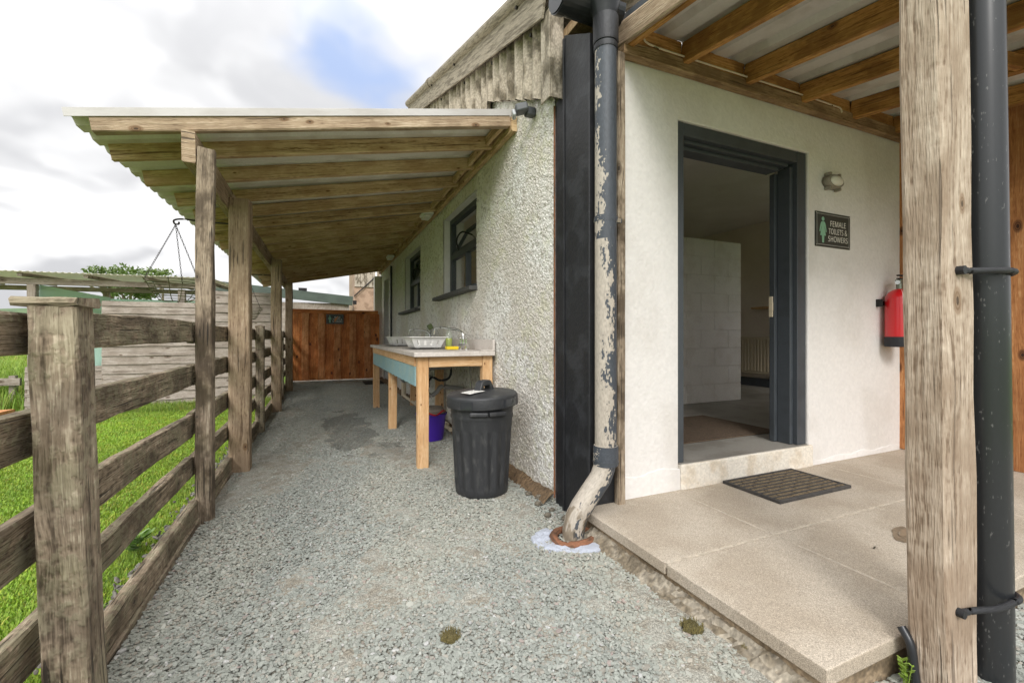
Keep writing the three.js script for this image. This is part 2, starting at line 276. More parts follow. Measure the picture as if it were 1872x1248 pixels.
function place(g, X, Y, Z, p) {
  const M = new THREE.Matrix4().makeBasis(X, Y, Z).setPosition(p); g.applyMatrix4(M);
  if (M.determinant() < 0) for (const a of Object.values(g.attributes)) { const n = a.itemSize, d = a.array; for (let i = 0; i < a.count; i += 3) for (let k = 0; k < n; k++) { const t = d[(i + 1) * n + k]; d[(i + 1) * n + k] = d[(i + 2) * n + k]; d[(i + 2) * n + k] = t; } }
  g.computeVertexNormals(); return g;
}
const UX = V(1, 0, 0), UY = V(0, 1, 0), UZ = V(0, 0, 1);

// ------------------------------------------------------------------ ground
const WX = 1.35;                                   // outer face of the roughcast wall
const lawnMat = dirty([98, 124, 36], [80, 104, 30], { f: 6, seed: 61, grain: 0.5, amt: 0.8, rough: 0.95, rep: [0.5, 0.5], bump: 0.01 });
{ // one sheet to the horizon, rising gently into far fields
  const g = new THREE.PlaneGeometry(1600, 1600, 40, 40); g.rotateX(-Math.PI / 2); g.translate(0, -0.06, 0); const p = g.attributes.uv; for (let i = 0; i < p.count; i++) p.setXY(i, p.getX(i) * 1600, p.getY(i) * 1600);
  structure('lawn', g, lawnMat);
  const h = new THREE.PlaneGeometry(900, 60, 60, 6), hp = h.attributes.position;
  for (let i = 0; i < hp.count; i++) { const x = hp.getX(i), y = (hp.getY(i) + 30) / 60; hp.setXYZ(i, -330 + x * 0.8, -0.3 + y * (27 + 6 * Math.sin(x * 0.012 + 1)), -520 - 160 * y + x * 0.25); }
  h.computeVertexNormals(); structure('hill', h, dirty([84, 104, 66], [66, 88, 60], { f: 12, seed: 62, grain: 0.2, rep: [6, 2] }));
}
const gravelMat = dirty([150, 148, 138], [128, 120, 106], { f: 8, seed: 63, grain: 0.7, amt: 0.7, lo: 0.4, hi: 0.75, rep: [2, 2], bump: 0.012, rough: 0.95, fine: 170 });
const finesY = (x, z) => -0.007 + 0.013 * sst(0.47, 0.64, 0.7 * fbm(x * 2.6 + 11, z * 1.5 + 4, 3) + 0.3 * fbm(x * 12, z * 12, 3)) + 0.004 * (fbm(x * 20, z * 20, 2) - 0.5);
{
  // packed fines, standing a little higher in worn patches where they bury the chippings
  const grid = (x0, x1, z0, z1, c) => { const nx = Math.round((x1 - x0) / c), nz = Math.round((z1 - z0) / c), g = new THREE.PlaneGeometry(x1 - x0, z1 - z0, nx, nz); g.rotateX(-Math.PI / 2); g.translate((x0 + x1) / 2, 0, (z0 + z1) / 2); const p = g.attributes.position, uv = g.attributes.uv; for (let i = 0; i < p.count; i++) { const x = p.getX(i), z = p.getZ(i); p.setY(i, finesY(x, z)); uv.setXY(i, x, z); } g.computeVertexNormals(); return g; };
  structure('gravel_path', [grid(-0.66, 1.36, -11.6, -0.6, 0.025), grid(-0.66, 6, -0.6, 3, 0.06)], gravelMat);
}
const inWet = (x, z) => { const n = fbm(x * 5 + 3, z * 5, 3) - 0.5; return Math.hypot((x - 0.26) / 0.30, (z + 5.35) / 1.15) + n * 1.1 < 0.9 || Math.hypot((x - 0.58) / 0.20, (z + 4.1) / 0.42) + n * 1.2 < 0.85; };
{ // slate chippings
  const g = new THREE.BufferGeometry(), top = [[-.5, -.12], [-.28, -.42], [.22, -.5], [.5, -.08], [.3, .44], [-.24, .46]], pos = [], f = (a, b, c) => pos.push(...a, ...b, ...c);
  const U = top.map(([x, z], i) => [x * 0.86, 0.5 + 0.12 * Math.sin(i * 2.1), z * 0.86]), D = top.map(([x, z], i) => [x, -0.5 + 0.15 * Math.cos(i * 1.7), z]), C = [0.05, 0.62, 0.02];
  for (let i = 0; i < 6; i++) { const k = (i + 1) % 6; f(C, U[k], U[i]); f(U[i], U[k], D[i]); f(D[i], U[k], D[k]); }
  g.setAttribute('position', new THREE.Float32BufferAttribute(pos, 3)); g.computeVertexNormals();
  const spots = [], q = rng(501);
  const fill = (x0, x1, z0, z1, dens, s0, s1) => { const n = Math.round((x1 - x0) * (z1 - z0) * dens); for (let i = 0; i < n; i++) spots.push([mix(x0, x1, q()), mix(z0, z1, q()), s0 * Math.pow(s1 / s0, q() * q() * 0.55 + q() * 0.45)]); };
  fill(-0.62, 1.36, -2.2, -0.45, 21000, 0.0075, 0.029); fill(-0.62, 1.36, -4, -2.2, 15000, 0.0085, 0.026); fill(-0.62, 1.36, -6.5, -4, 8500, 0.011, 0.028); fill(-0.62, 1.36, -11.2, -6.5, 6000, 0.014, 0.032); fill(1.36, 2.7, -0.77, -0.35, 9500, 0.014, 0.042);
  const im = new THREE.InstancedMesh(clean(g), new THREE.MeshStandardMaterial({ roughness: 0.82 }), spots.length), m = new THREE.Matrix4(), e = new THREE.Euler(), qt = new THREE.Quaternion(), col = new THREE.Color();
  spots.forEach(([x, z, s], i) => {
    e.set((q() - 0.5) * 0.5, q() * 6.28, (q() - 0.5) * 0.5); if (q() < 0.08) e.x += (q() - 0.5) * 1.6; qt.setFromEuler(e);
    const y = -0.005 + q() * 0.010;
    m.compose(V(x, y, z), qt, V(s * mix(0.85, 1.6, q()), s * mix(0.10, 0.26, q()), s * mix(0.55, 0.95, q()))); im.setMatrixAt(i, m);
    if (q() < 0.004) { m.scale(V(1.7, 2, 1.7)); im.setMatrixAt(i, m); }
    const t = q(), k = mix(0.80, 1.10, q()) * (inWet(x, z) ? 0.6 : 1);
    const b = t < 0.70 ? [0.300, 0.316, 0.282] : t < 0.84 ? [0.345, 0.352, 0.318] : t < 0.965 ? [0.32, 0.302, 0.26] : t < 0.98 ? [0.31, 0.26, 0.235] : [0.45, 0.45, 0.435];
    const du = 1 + 0.13 * sst(0.42, 0.6, fbm(x * 1.5 + 7, z * 0.8, 4)); // dusty stretches
    im.setColorAt(i, col.setRGB(b[0] * k * du, b[1] * k * (1 + (du - 1) * 0.75), b[2] * k * (1 + (du - 1) * 0.45)));
  });
  im.name = 'slate_chippings'; im.castShadow = im.receiveShadow = true; stuff(im, 'loose blue grey slate chippings covering the path', 'gravel');
}
{ // mown grass and rough grass, blade tufts
  const tuft = (n, h, sp, q) => { const pos = [], nr = []; for (let i = 0; i < n; i++) { const a = q() * 6.28, x = (q() - 0.5) * sp, z = (q() - 0.5) * sp, w = 0.0028 + q() * 0.002, l = h * mix(0.5, 1, q()), lx = Math.cos(a) * l * mix(0.2, 0.75, q()), lz = Math.sin(a) * l * mix(0.2, 0.75, q()), ca = Math.cos(a + 1.57) * w, sa = Math.sin(a + 1.57) * w;
    const A = [x - ca, 0, z - sa], B = [x + ca, 0, z + sa], C = [x + lx * 0.4 + ca * 0.8, l * 0.62, z + lz * 0.4 + sa * 0.8], D = [x + lx * 0.4 - ca * 0.8, l * 0.62, z + lz * 0.4 - sa * 0.8], E = [x + lx, l, z + lz]; pos.push(...A, ...B, ...C, ...A, ...C, ...D, ...D, ...C, ...E); }
    const g = new THREE.BufferGeometry(); g.setAttribute('position', new THREE.Float32BufferAttribute(pos, 3)); g.computeVertexNormals(); return clean(g); };
  const gm = new THREE.MeshPhysicalMaterial({ roughness: 0.8, transmission: 0.35, thickness: 0, side: THREE.DoubleSide });
  const sow = (name, label, g, list, tone) => {
    const im = new THREE.InstancedMesh(g, gm, list.length), q = rng(77), m = new THREE.Matrix4(), qt = new THREE.Quaternion(), c = new THREE.Color();
    list.forEach(([x, y, z, s], i) => { qt.setFromAxisAngle(UY, q() * 6.28); m.compose(V(x, y, z), qt, V(s, s * mix(0.7, 1.25, q()), s)); im.setMatrixAt(i, m); const k = mix(0.75, 1.2, q()) * (0.8 + 0.4 * fbm(x * 1.3, z * 1.3, 3)), dry = q() < 0.07; c.setRGB(tone[0] * k * (dry ? 1.5 : mix(0.85, 1.15, q())), tone[1] * k, tone[2] * k * (dry ? 2 : 1)); im.setColorAt(i, c); });
    im.name = name; im.castShadow = im.receiveShadow = true; stuff(im, label, 'grass');
  };
  const q = rng(31), list = [];
  for (let i = 0; i < 42000; i++) { const z = -0.4 - Math.pow(q(), 1.5) * 8.4, x = -0.78 - Math.pow(q(), 1.2) * (1.2 + -z * 0.75); list.push([x, -0.06, z, mix(0.8, 1.3, q())]); }
  sow('mown_grass', 'short bright green mown grass behind the fence', tuft(18, 0.027, 0.10, rng(5)), list, [0.28, 0.42, 0.03]);
  const l2 = [];
  for (let i = 0; i < 1300; i++) l2.push([mix(-2.9, -0.75, q()), -0.06, -8.22 + Math.pow(q(), 2) * 0.34, mix(0.35, 0.9, q())]);
  for (let i = 0; i < 700; i++) { const z = mix(-0.9, -4.6, q()); l2.push([-0.84 - q() * q() * 0.35, -0.06, z, mix(0.18, 0.42, q())]); }
  for (let i = 0; i < 9000; i++) { const z = -8.9 - q() * 22; l2.push([z * mix(0.42, 0.95, q()), -0.06, z, mix(0.7, 2.2, q())]); }
  sow('rough_grass', 'longer unmown grass along the fence, the screen and the field', tuft(12, 0.17, 0.16, rng(6)), l2, [0.25, 0.37, 0.035]);
}
// ------------------------------------------------------------------ barn
const barn = thing('barn', 'white rendered barn with corrugated gable cladding and charcoal door frame', 'building');
const W1 = { z0: -5.2, z1: -3.94, y0: 1.53, y1: 2.45 }, W2 = { z0: -7.85, z1: -6.55, y0: 1.475, y1: 2.42 }, FD = { z0: -10.7, z1: -9.95, y0: 0, y1: 2.34 };
const holes = [W1, W2, FD];
{
  // solid gable wall with window and door openings
  const sh = new THREE.Shape(); [[-2.42, -0.2], [-11.6, -0.2], [-11.6, 2.85], [-7, 4.3], [-2.42, 2.85]].forEach(([z, y], i) => i ? sh.lineTo(z, y) : sh.moveTo(z, y));
  for (const h of holes) { const p = new THREE.Path(); [[h.z0, h.y0], [h.z0, h.y1], [h.z1, h.y1], [h.z1, h.y0]].forEach(([z, y], i) => i ? p.lineTo(z, y) : p.moveTo(z, y)); sh.holes.push(p); }
  const g = new THREE.ExtrudeGeometry(sh, { depth: 0.25, bevelEnabled: false }); g.rotateY(-Math.PI / 2); g.translate(WX + 0.262, 0, 0);  // local x -> z, depth -> -x
  mesh('gable_wall', boxUV(g), MAT.white, barn);
  // thrown roughcast skin, real relief
  const blob = (z, y) => { // thrown grit: rounded lumps of uneven size, bridged by cement
    const k = 108, u = z * k + 0.6 * vn(z * 30, y * 30), v = y * k + 0.6 * vn(z * 30 + 9, y * 30), iu = Math.floor(u), iv = Math.floor(v); let h = 0;
    for (let a = -1; a <= 1; a++) for (let b = -1; b <= 1; b++) { const gx = iu + a, gy = iv + b, r = 0.45 + 0.5 * hsh(gx + 71, gy), dx = gx + hsh(gx, gy) - u, dy = gy + hsh(gx + 31, gy + 17) - v, d = 1 - (dx * dx + dy * dy) / (r * r); if (d > 0) h = Math.max(h, Math.sqrt(d) * (0.35 + 0.65 * hsh(gx + 5, gy + 11))); }
    return 0.0082 * h + 0.004 * fbm(z * 40, y * 40, 2) + 0.012 * (fbm(z * 2.2, y * 2.2, 2) - 0.5); };
  const skin = (z0, z1, y0, y1, s) => {
    const nz = Math.round((z1 - z0) / s), ny = Math.round((y1 - y0) / s), pos = [], uv = [], idx = [];
    for (let j = 0; j <= ny; j++) for (let i = 0; i <= nz; i++) { const z = z0 + (z1 - z0) * i / nz, y = y0 + (y1 - y0) * j / ny; pos.push(WX + 0.006 - blob(z, y), y, z); uv.push(z, y); }
    for (let j = 0; j < ny; j++) for (let i = 0; i < nz; i++) {
      const z = z0 + (z1 - z0) * (i + 0.5) / nz, y = y0 + (y1 - y0) * (j + 0.5) / ny; if (holes.some((h) => z > h.z0 && z < h.z1 && y > h.y0 && y < h.y1)) continue;
      const a = j * (nz + 1) + i, b = a + 1, c = a + nz + 1, d = c + 1; idx.push(a, b, c, b, d, c);
    }
    const g = new THREE.BufferGeometry(); g.setAttribute('position', new THREE.Float32BufferAttribute(pos, 3)); g.setAttribute('uv', new THREE.Float32BufferAttribute(uv, 2)); g.setIndex(idx); g.computeVertexNormals(); return g;
  };
  // lime-washed render: dirt in specks, algae in blotches where the lean-to drips
  const N = 2048, TZ = 5.12;
  const hB = new Float32Array(1);
  const map = dtex(N, 1024, (u, v) => {
    const z = u * TZ, y = v * 2.56; let c = [0.885, 0.875, 0.85];
    const sp = fbm(u * 230, v * 115, 2, 230, 115), bl = fbm(u * 12, v * 6, 4, 12, 6), al = fbm(u * 20 + 5, v * 10 + 3, 5, 20, 10);
    c = mix3(c, [0.56, 0.53, 0.48], 0.5 * sst(0.55, 0.78, sp)); c = mix3(c, [0.79, 0.755, 0.70], 0.5 * sst(0.45, 0.7, bl));
    c = mix3(c, [0.66, 0.68, 0.40], 0.15 * sst(0.44, 0.7, al) * sst(0.45, 0.58, fbm(u * 120, v * 60, 3, 120, 60))); return c;
  }, [1 / TZ, 1 / 2.56]);
  const bump = dtex(1024, 1024, (u, v) => 0.6 * fbm(u * 160, v * 160, 3, 160, 160) + 0.4 * vn(u * 90, v * 90, 90, 90), [1, 1], false);
  MAT.roughcast = new THREE.MeshStandardMaterial({ map, bumpMap: bump, bumpScale: 0.010, roughness: 0.93 });
  mesh('roughcast_render', [skin(-4.6, -2.425, -0.05, 3.2, 0.0068), skin(-11.6, -4.6, -0.05, 2.9, 0.024)], MAT.roughcast, barn);
  // dirt footing strip at the foot of the wall
  const fp = []; const fi = []; for (let i = 0; i <= 120; i++) { const z = -2.42 - i * 0.075, w = 0.05 + 0.05 * fbm(i * 0.4, 2, 3), h = 0.03 + 0.06 * fbm(i * 0.5, 7, 3); fp.push(WX + 0.02, h, z, WX - w * 0.5, h * 0.6, z, WX - w - 0.02, -0.01, z); if (i < 120) { const a = i * 3; fi.push(a, a + 1, a + 3, a + 1, a + 4, a + 3, a + 1, a + 2, a + 4, a + 2, a + 5, a + 4); } }
  const fg = new THREE.BufferGeometry(); fg.setAttribute('position', new THREE.Float32BufferAttribute(fp, 3)); fg.setIndex(fi); fg.computeVertexNormals(); mesh('wall_footing', boxUV(fg), MAT.soil, barn);

  // front wall with the doorway
  const fs = new THREE.Shape(); [[1.545, -0.1], [7, -0.1], [7, 2.9], [1.545, 2.9]].forEach(([x, y], i) => i ? fs.lineTo(x, y) : fs.moveTo(x, y));
  const dp = new THREE.Path(); [[1.985, 0.12], [1.985, 2.365], [3.20, 2.365], [3.20, 0.12]].forEach(([x, y], i) => i ? dp.lineTo(x, y) : dp.moveTo(x, y)); fs.holes.push(dp); { const wp = new THREE.Path(); [[4.75, 1.10], [4.75, 2.40], [6.10, 2.40], [6.10, 1.10]].forEach(([x, y], i) => i ? wp.lineTo(x, y) : wp.moveTo(x, y)); fs.holes.push(wp); }
  { const w = mesh('window', [bx(4.755, 4.81, 1.105, 2.395, -2.20, -2.13), bx(6.04, 6.095, 1.105, 2.395, -2.20, -2.13), bx(4.811, 6.039, 1.105, 1.16, -2.199, -2.131), bx(4.811, 6.039, 2.34, 2.395, -2.199, -2.131), bx(5.40, 5.45, 1.161, 2.339, -2.198, -2.132)], MAT.charcoal, barn); for (const [a, b] of [[4.811, 5.399], [5.451, 6.039]]) mesh('pane', bx(a, b, 1.161, 2.339, -2.167, -2.163, 0), MAT.glass, w); }
  const fw = new THREE.ExtrudeGeometry(fs, { depth: 0.25, bevelEnabled: true, bevelSize: 0.006, bevelThickness: 0.006, bevelOffset: -0.006, bevelSegments: 1 }); fw.translate(0, 0, -2.286); mesh('front_wall', boxUV(fw), MAT.white, barn);
  // worn plinth band, slightly proud, with broken top edge
  for (const [xa, xb] of [[1.55, 1.99], [3.235, 4.34]]) { const p = [], ix = [], n = 40; for (let i = 0; i <= n; i++) { const x = mix(xa, xb, i / n), h = 0.20 + 0.05 * (fbm(x * 6, 4, 3) - 0.5) + (xa < 2 ? 0.04 : -0.05); p.push(x, 0.12, -2.021, x, h, -2.0225 + 0.002 * fbm(x * 20, 1, 2), x, h + 0.008, -2.033); if (i < n) { const a = i * 3; ix.push(a, a + 3, a + 1, a + 1, a + 3, a + 4, a + 1, a + 4, a + 2, a + 2, a + 4, a + 5); } } const g2 = new THREE.BufferGeometry(); g2.setAttribute('position', new THREE.Float32BufferAttribute(p, 3)); g2.setIndex(ix); g2.computeVertexNormals(); mesh('plinth', boxUV(g2), MAT.white, barn); }
  // concrete step
  const ds = mesh('door_step', bx(1.992, 3.235, 0.10, 0.270, -2.30, -2.012, 0.012), MAT.step, barn); mesh('painted_top', bx(1.995, 3.20, 0.2665, 0.2735, -2.304, -2.024, 0.003), MAT.floorPaint, ds);
  // door frame: outer lining, stop and inner rebate
  const fr = mesh('door_frame', [bx(1.986, 2.042, 0.274, 2.364, -2.22, -2.045), bx(3.105, 3.199, 0.274, 2.364, -2.15, -2.045), bx(2.043, 3.104, 2.285, 2.363, -2.22, -2.047)], MAT.charcoal, barn);
  mesh('door_stop', [bx(3.070, 3.104, 0.275, 2.262, -2.17, -2.075), bx(2.044, 3.069, 2.262, 2.284, -2.19, -2.085)], MAT.charcoal, fr);
  mesh('door_lining', [bx(3.045, 3.100, 0.276, 2.24, -2.215, -2.172), bx(2.05, 3.012, 2.236, 2.2605, -2.215, -2.12)], MAT.charcoal, fr);
  mesh('strike_plate', [bx(3.036, 3.046, 1.19, 1.34, -2.213, -2.185, 0.002), bx(3.03, 3.042, 1.235, 1.295, -2.208, -2.18, 0.002)], MAT.cream, fr);

  // black painted corner boards and the weathered strip beside the front wall
  { const cs = new THREE.Shape(); [[-2.285, -0.05], [-2.015, -0.05], [-2.015, 2.70], [-2.285, 2.855]].forEach(([z, y], i) => i ? cs.lineTo(z, y) : cs.moveTo(z, y)); const cg = new THREE.ExtrudeGeometry(cs, { depth: 0.18, bevelEnabled: true, bevelSize: 0.004, bevelThickness: 0.004, bevelOffset: -0.004, bevelSegments: 1 }); cg.rotateY(-Math.PI / 2); cg.translate(1.518, 0, 0); mesh('corner_board', boxUV(cg), MAT.blackPaint, barn); }
  mesh('corner_board', bx(1.352, 1.52, -0.05, 2.52, -2.418, -2.288, 0.004), MAT.blackPaint, barn);
  mesh('board_edge', bx(1.326, 1.333, 0, 2.83, -2.291, -2.272, 0.002), MAT.blackPaint, barn);
  mesh('rust_strip', bx(1.340, 1.350, 0.03, 2.5, -2.425, -2.419, 0.001), MAT.terracotta, barn);
  mesh('corner_strip', timber(V(1.520, 0.12, -1.99), V(1.520, 2.62, -1.99), UX, 0.048, 0.035, { c: 0.004, seed: 12 }), WOOD.grey, barn);

  // corrugated fibre cement on the gable, its corner piece, barge and roof
  const slope = 0.316, rakeY = (z) => 3.02 + (-2.43 - z) * slope;            // lower edge of the barge
  const corr = (n, w, a) => { const st = []; for (let i = 0; i <= n * 10; i++) st.push([w * i / (n * 10), a * (0.5 + 0.5 * Math.cos(i / 10 * 2 * Math.PI))]); return st; };
  const sheet = (z1, z0, yb1, yb0, mat) => {                                   // from z1 (near) to z0 (far)
    const w = z1 - z0, n = Math.round(w / 0.146), st = corr(n, w, 0.054), pos = [], idx = [], uv = [];
    st.forEach(([s, h]) => { const z = z1 - s, t = s / w, yb = mix(yb1, yb0, t) + 0.006 * (vn(s * 40, 1) - 0.5), yt = rakeY(z) + 0.05; for (const [y, o] of [[yb, 0], [yt, 0], [yb, 0.007], [yt, 0.007]]) { pos.push(WX - 0.022 - h + o, y, z); uv.push(z, y); } });
    for (let i = 0; i < st.length - 1; i++) { const a = i * 4, b = a + 4; idx.push(a, a + 1, b, b, a + 1, b + 1, a + 2, b + 2, a + 3, b + 2, b + 3, a + 3, a, b, a + 2, b, b + 2, a + 2); }
    const g = new THREE.BufferGeometry(); g.setAttribute('position', new THREE.Float32BufferAttribute(pos, 3)); g.setAttribute('uv', new THREE.Float32BufferAttribute(uv, 2)); g.setIndex(idx); g.computeVertexNormals(); mesh('cladding_sheet', g, mat, barn);
  };
  sheet(-2.44, -3.47, 2.545, 3.03, MAT.fibre); sheet(-3.455, -4.52, 2.765, 2.765, MAT.fibre); sheet(-4.505, -5.57, 2.765, 2.765, MAT.fibre); sheet(-5.555, -6.9, 2.765, 2.765, MAT.fibre);
  for (const z of [-2.62, -3.35, -4.1, -5.0]) mesh('bolt', tube([[WX - 0.08, rakeY(z) - 0.03, z], [WX - 0.03, rakeY(z) - 0.03, z]], 0.012, 8), MAT.iron, barn);
  mesh('corner_piece', [bx(1.262, 1.272, 2.50, rakeY(-2.4) + 0.03, -2.45, -2.335, 0.003), bx(1.273, 1.36, 2.50, rakeY(-2.4) + 0.02, -2.345, -2.333, 0.003)], MAT.fibre, barn);
  const bargeG = (za, zb) => { const ya = rakeY(za), yb = rakeY(zb); const A = V(1.245, ya + 0.11, za), B = V(1.245, yb + 0.11, zb);
    return [timber(A, B, UY, 0.22, 0.014, { c: 0.003, j: 0.001, seg: 4, bow: 0, seed: 4 }), tube([V(1.246, ya + 0.245, za), V(1.246, yb + 0.245, zb)], 0.05, 14, 1)]; };
  mesh('barge_cap', bargeG(-2.36, -5.45), MAT.barge, barn); mesh('barge_cap', bargeG(-5.40, -6.95), MAT.barge, barn);
  mesh('barge_collar', tube([V(1.246, rakeY(-5.39) + 0.241, -5.38), V(1.246, rakeY(-5.47) + 0.245, -5.47)], 0.060, 14), MAT.barge, barn);
  for (const z of [-2.75, -4.3, -5.3]) mesh('bolt', tube([[1.222, rakeY(z) + 0.19, z], [1.245, rakeY(z) + 0.19, z]], 0.013, 8), MAT.iron, barn);
  const rs = corr(40, 6, 0.045);
  const rl = Math.hypot(4.9, 4.9 * slope);
  mesh('roof_sheeting', [place(ribbed(rs, rl, 0.008), UX, V(0, 1, slope).normalize(), V(0, slope, -1).normalize(), V(1.28, rakeY(-2.1) + 0.19, -2.1)).clone()], MAT.barge, barn);
  mesh('roof_sheeting', [place(ribbed(rs, rl, 0.008), UX.clone(), V(0, 1, -slope).normalize(), V(0, -slope, -1).normalize(), V(1.28, rakeY(-7) + 0.19, -7.0))], MAT.barge, barn);
  mesh('soffit', [bx(1.36, 1.53, 2.865, 2.93, -2.42, -2.04, 0.004)], WOOD.plate, barn);
  // other outer walls close the building
  mesh('rear_wall', bx(1.62, 7, -0.1, 2.85, -11.6, -11.35, 0), MAT.white, barn); mesh('end_wall', bx(7.005, 7.2, -0.1, 2.85, -11.6, -2.04, 0), MAT.white, barn);
  // rooms
  mesh('room_ceiling', bx(1.63, 7.0, 2.80, 2.84, -11.34, -2.295, 0), MAT.ceiling, barn);
  mesh('room_floor', bx(1.615, 7.0, 0.15, 0.268, -11.34, -2.305, 0), MAT.floorPaint, barn);
  mesh('cross_wall', bx(1.615, 7.0, 0.27, 2.798, -6.15, -6.0, 0), MAT.room, barn);
  mesh('side_wall', bx(6.22, 6.35, 0.27, 2.798, -5.99, -2.30, 0), MAT.room, barn);
  mesh('skirting', bx(6.195, 6.218, 0.27, 0.40, -5.98, -2.32, 0.003), MAT.charcoal, barn);
  mesh('shelf', bx(6.05, 6.218, 1.46, 1.49, -4.7, -4.25, 0.003), WOOD.pine, barn);
  // painted block partition, blocks proud of their joints
  const pw = mesh('partition_wall', bx(3.42, 4.712, 0.269, 2.182, -3.91, -3.808, 0), MAT.block, barn);
  for (let r = 0; r < 9; r++) { const y0 = 0.272 + r * 0.213, cuts = [4.716]; let x = 4.716 - (r % 2 ? 0.22 : 0.44); while (x > 3.45) { cuts.push(x); x -= 0.44; } cuts.push(3.415);
    for (let k = 0; k + 1 < cuts.length; k++) mesh('block', bx(cuts[k + 1] + 0.004, cuts[k], y0, Math.min(y0 + 0.207, 2.186), -3.9, -3.80, 0.004), MAT.block, pw); }
}
// windows of the gable wall
function windowUnit(h, open) {
  const x0 = WX + 0.085, x1 = WX + 0.15, zm = (h.z0 + h.z1) / 2, yt = h.y0 + (h.y1 - h.y0) * 0.50;
  const w = mesh('window', [bx(x0, x1, h.y0, h.y0 + 0.06, h.z0, h.z1), bx(x0, x1, h.y1 - 0.06, h.y1, h.z0, h.z1), bx(x0 + 0.001, x1 - 0.001, h.y0 + 0.06, h.y1 - 0.06, h.z0, h.z0 + 0.06), bx(x0 + 0.001, x1 - 0.001, h.y0 + 0.06, h.y1 - 0.06, h.z1 - 0.06, h.z1), bx(x0 + 0.002, x1 - 0.002, yt - 0.03, yt + 0.03, h.z0 + 0.06, h.z1 - 0.06)], MAT.charcoal, barn);
  mesh('mullion', bx(x0 + 0.003, x1 - 0.003, h.y0 + 0.061, yt - 0.031, zm - 0.02, zm + 0.02), MAT.charcoal, w);
  for (const [a, b] of [[h.z0 + 0.06, zm - 0.02], [zm + 0.02, h.z1 - 0.06]]) mesh('pane', bx(x0 + 0.03, x0 + 0.034, h.y0 + 0.061, yt - 0.031, a, b, 0), MAT.glass, w);
  // top light hinged at its foot and dropped inwards
  const sw = h.z1 - h.z0 - 0.13, sh = h.y1 - 0.06 - yt - 0.035, parts = [bx(-0.02, 0.02, 0, 0.045, -sw / 2, sw / 2), bx(-0.02, 0.02, sh - 0.045, sh, -sw / 2, sw / 2), bx(-0.019, 0.019, 0.045, sh - 0.045, -sw / 2, -sw / 2 + 0.045), bx(-0.019, 0.019, 0.045, sh - 0.045, sw / 2 - 0.045, sw / 2)];
  const M = new THREE.Matrix4().makeRotationZ(-open).setPosition(x0 + 0.03, yt + 0.032, zm);
  mesh('sash', merge(parts).applyMatrix4(M), MAT.charcoal, w); mesh('pane', bx(-0.002, 0.002, 0.045, sh - 0.045, -sw / 2 + 0.045, sw / 2 - 0.045, 0).applyMatrix4(M), MAT.glass, w);
  mesh('window_stay', tube(curve([[x0 + 0.03, yt + 0.035, h.z0 + 0.3], [x0 - 0.01, yt + 0.16, h.z0 + 0.32], [x0 + 0.02, yt + 0.24, h.z0 + 0.42], [x0 + 0.12, yt + 0.2, h.z0 + 0.5]], 10), 0.009, 7), MAT.dark, w);
  mesh('sill', [bx(WX - 0.085, WX + 0.09, h.y0 - 0.045, h.y0 - 0.004, h.z0 - 0.22, h.z1 + 0.02, 0.006)], MAT.slate, w);
}
windowUnit(W1, 0.5); windowUnit(W2, 0.25);
{ const d = mesh('toilet_door', bx(WX + 0.12, WX + 0.16, 0.02, 2.30, -10.66, -9.99), MAT.charcoal, barn); mesh('door_handle', tube([[WX + 0.06, 1.05, -10.1], [WX + 0.12, 1.05, -10.1]], 0.012, 8), MAT.steel, d);
  mesh('vent_pipe', tube([[WX - 0.035, 0.02, -9.30], [WX - 0.035, 2.50, -9.30]], 0.022, 10), MAT.blackPlastic, barn);
  mesh('end_pier', bx(WX - 0.16, WX - 0.005, -0.05, 2.52, -11.45, -11.18, 0.008), MAT.white, barn); }
// patio in front of the door
{
  const slab = structure('patio_slab', [bx(1.305, 4.42, -0.05, 0.1, -2.03, -0.775, 0.01)], MAT.slabSide); slab.name = 'patio';
  const xs = [1.290, 1.943, 3.31, 4.42], zs = [-2.03, -1.39, -0.765], g = 0.006;
  for (let i = 0; i < 3; i++) for (let k = 0; k < 2; k++) {
    const x0 = xs[i] + (i ? g : 0), x1 = xs[i + 1] - g, z0 = zs[k] + (k ? g : 0), z1 = zs[k + 1] - (k ? 0 : g);
    // rounded, slightly chipped outer arrises
    const b = new RoundedBoxGeometry(x1 - x0, 0.05, z1 - z0, 2, 0.005); b.translate((x0 + x1) / 2, 0.096, (z0 + z1) / 2); mesh('paver', boxUV(b), MAT.paver, slab);
  }
  mesh('mortar_joint', [bx(1.295, 4.41, 0.101, 0.1206, -1.396, -1.384, 0), bx(1.937, 1.949, 0.101, 0.1203, -2.03, -0.78, 0), bx(3.304, 3.316, 0.101, 0.1204, -2.03, -0.78, 0)], MAT.mortar, slab);
  // rough mortar spill along the edge
  const pos = [], idx = [], n = 90, m = 7; for (let i = 0; i <= n; i++) { const t = i / n, z = mix(-1.95, -0.72, t), w = 0.05 + 0.09 * fbm(t * 6, 3, 3) + 0.05 * sst(0.35, 0, t); for (let k = 0; k <= m; k++) { const s = k / m; pos.push(1.31 - s * w, 0.06 * (1 - s) * (1 - s) - 0.008 + 0.03 * (fbm(t * 40, k * 0.9, 3) - 0.5) * (1 - s * 0.5), z); } }
  for (let i = 0; i < n; i++) for (let k = 0; k < m; k++) { const a = i * (m + 1) + k, b = a + m + 1; idx.push(a, b, a + 1, a + 1, b, b + 1); }
  const rg = new THREE.BufferGeometry(); rg.setAttribute('position', new THREE.Float32BufferAttribute(pos, 3)); rg.setIndex(idx); rg.computeVertexNormals(); mesh('mortar_spill', boxUV(rg), MAT.rubble, slab);
}
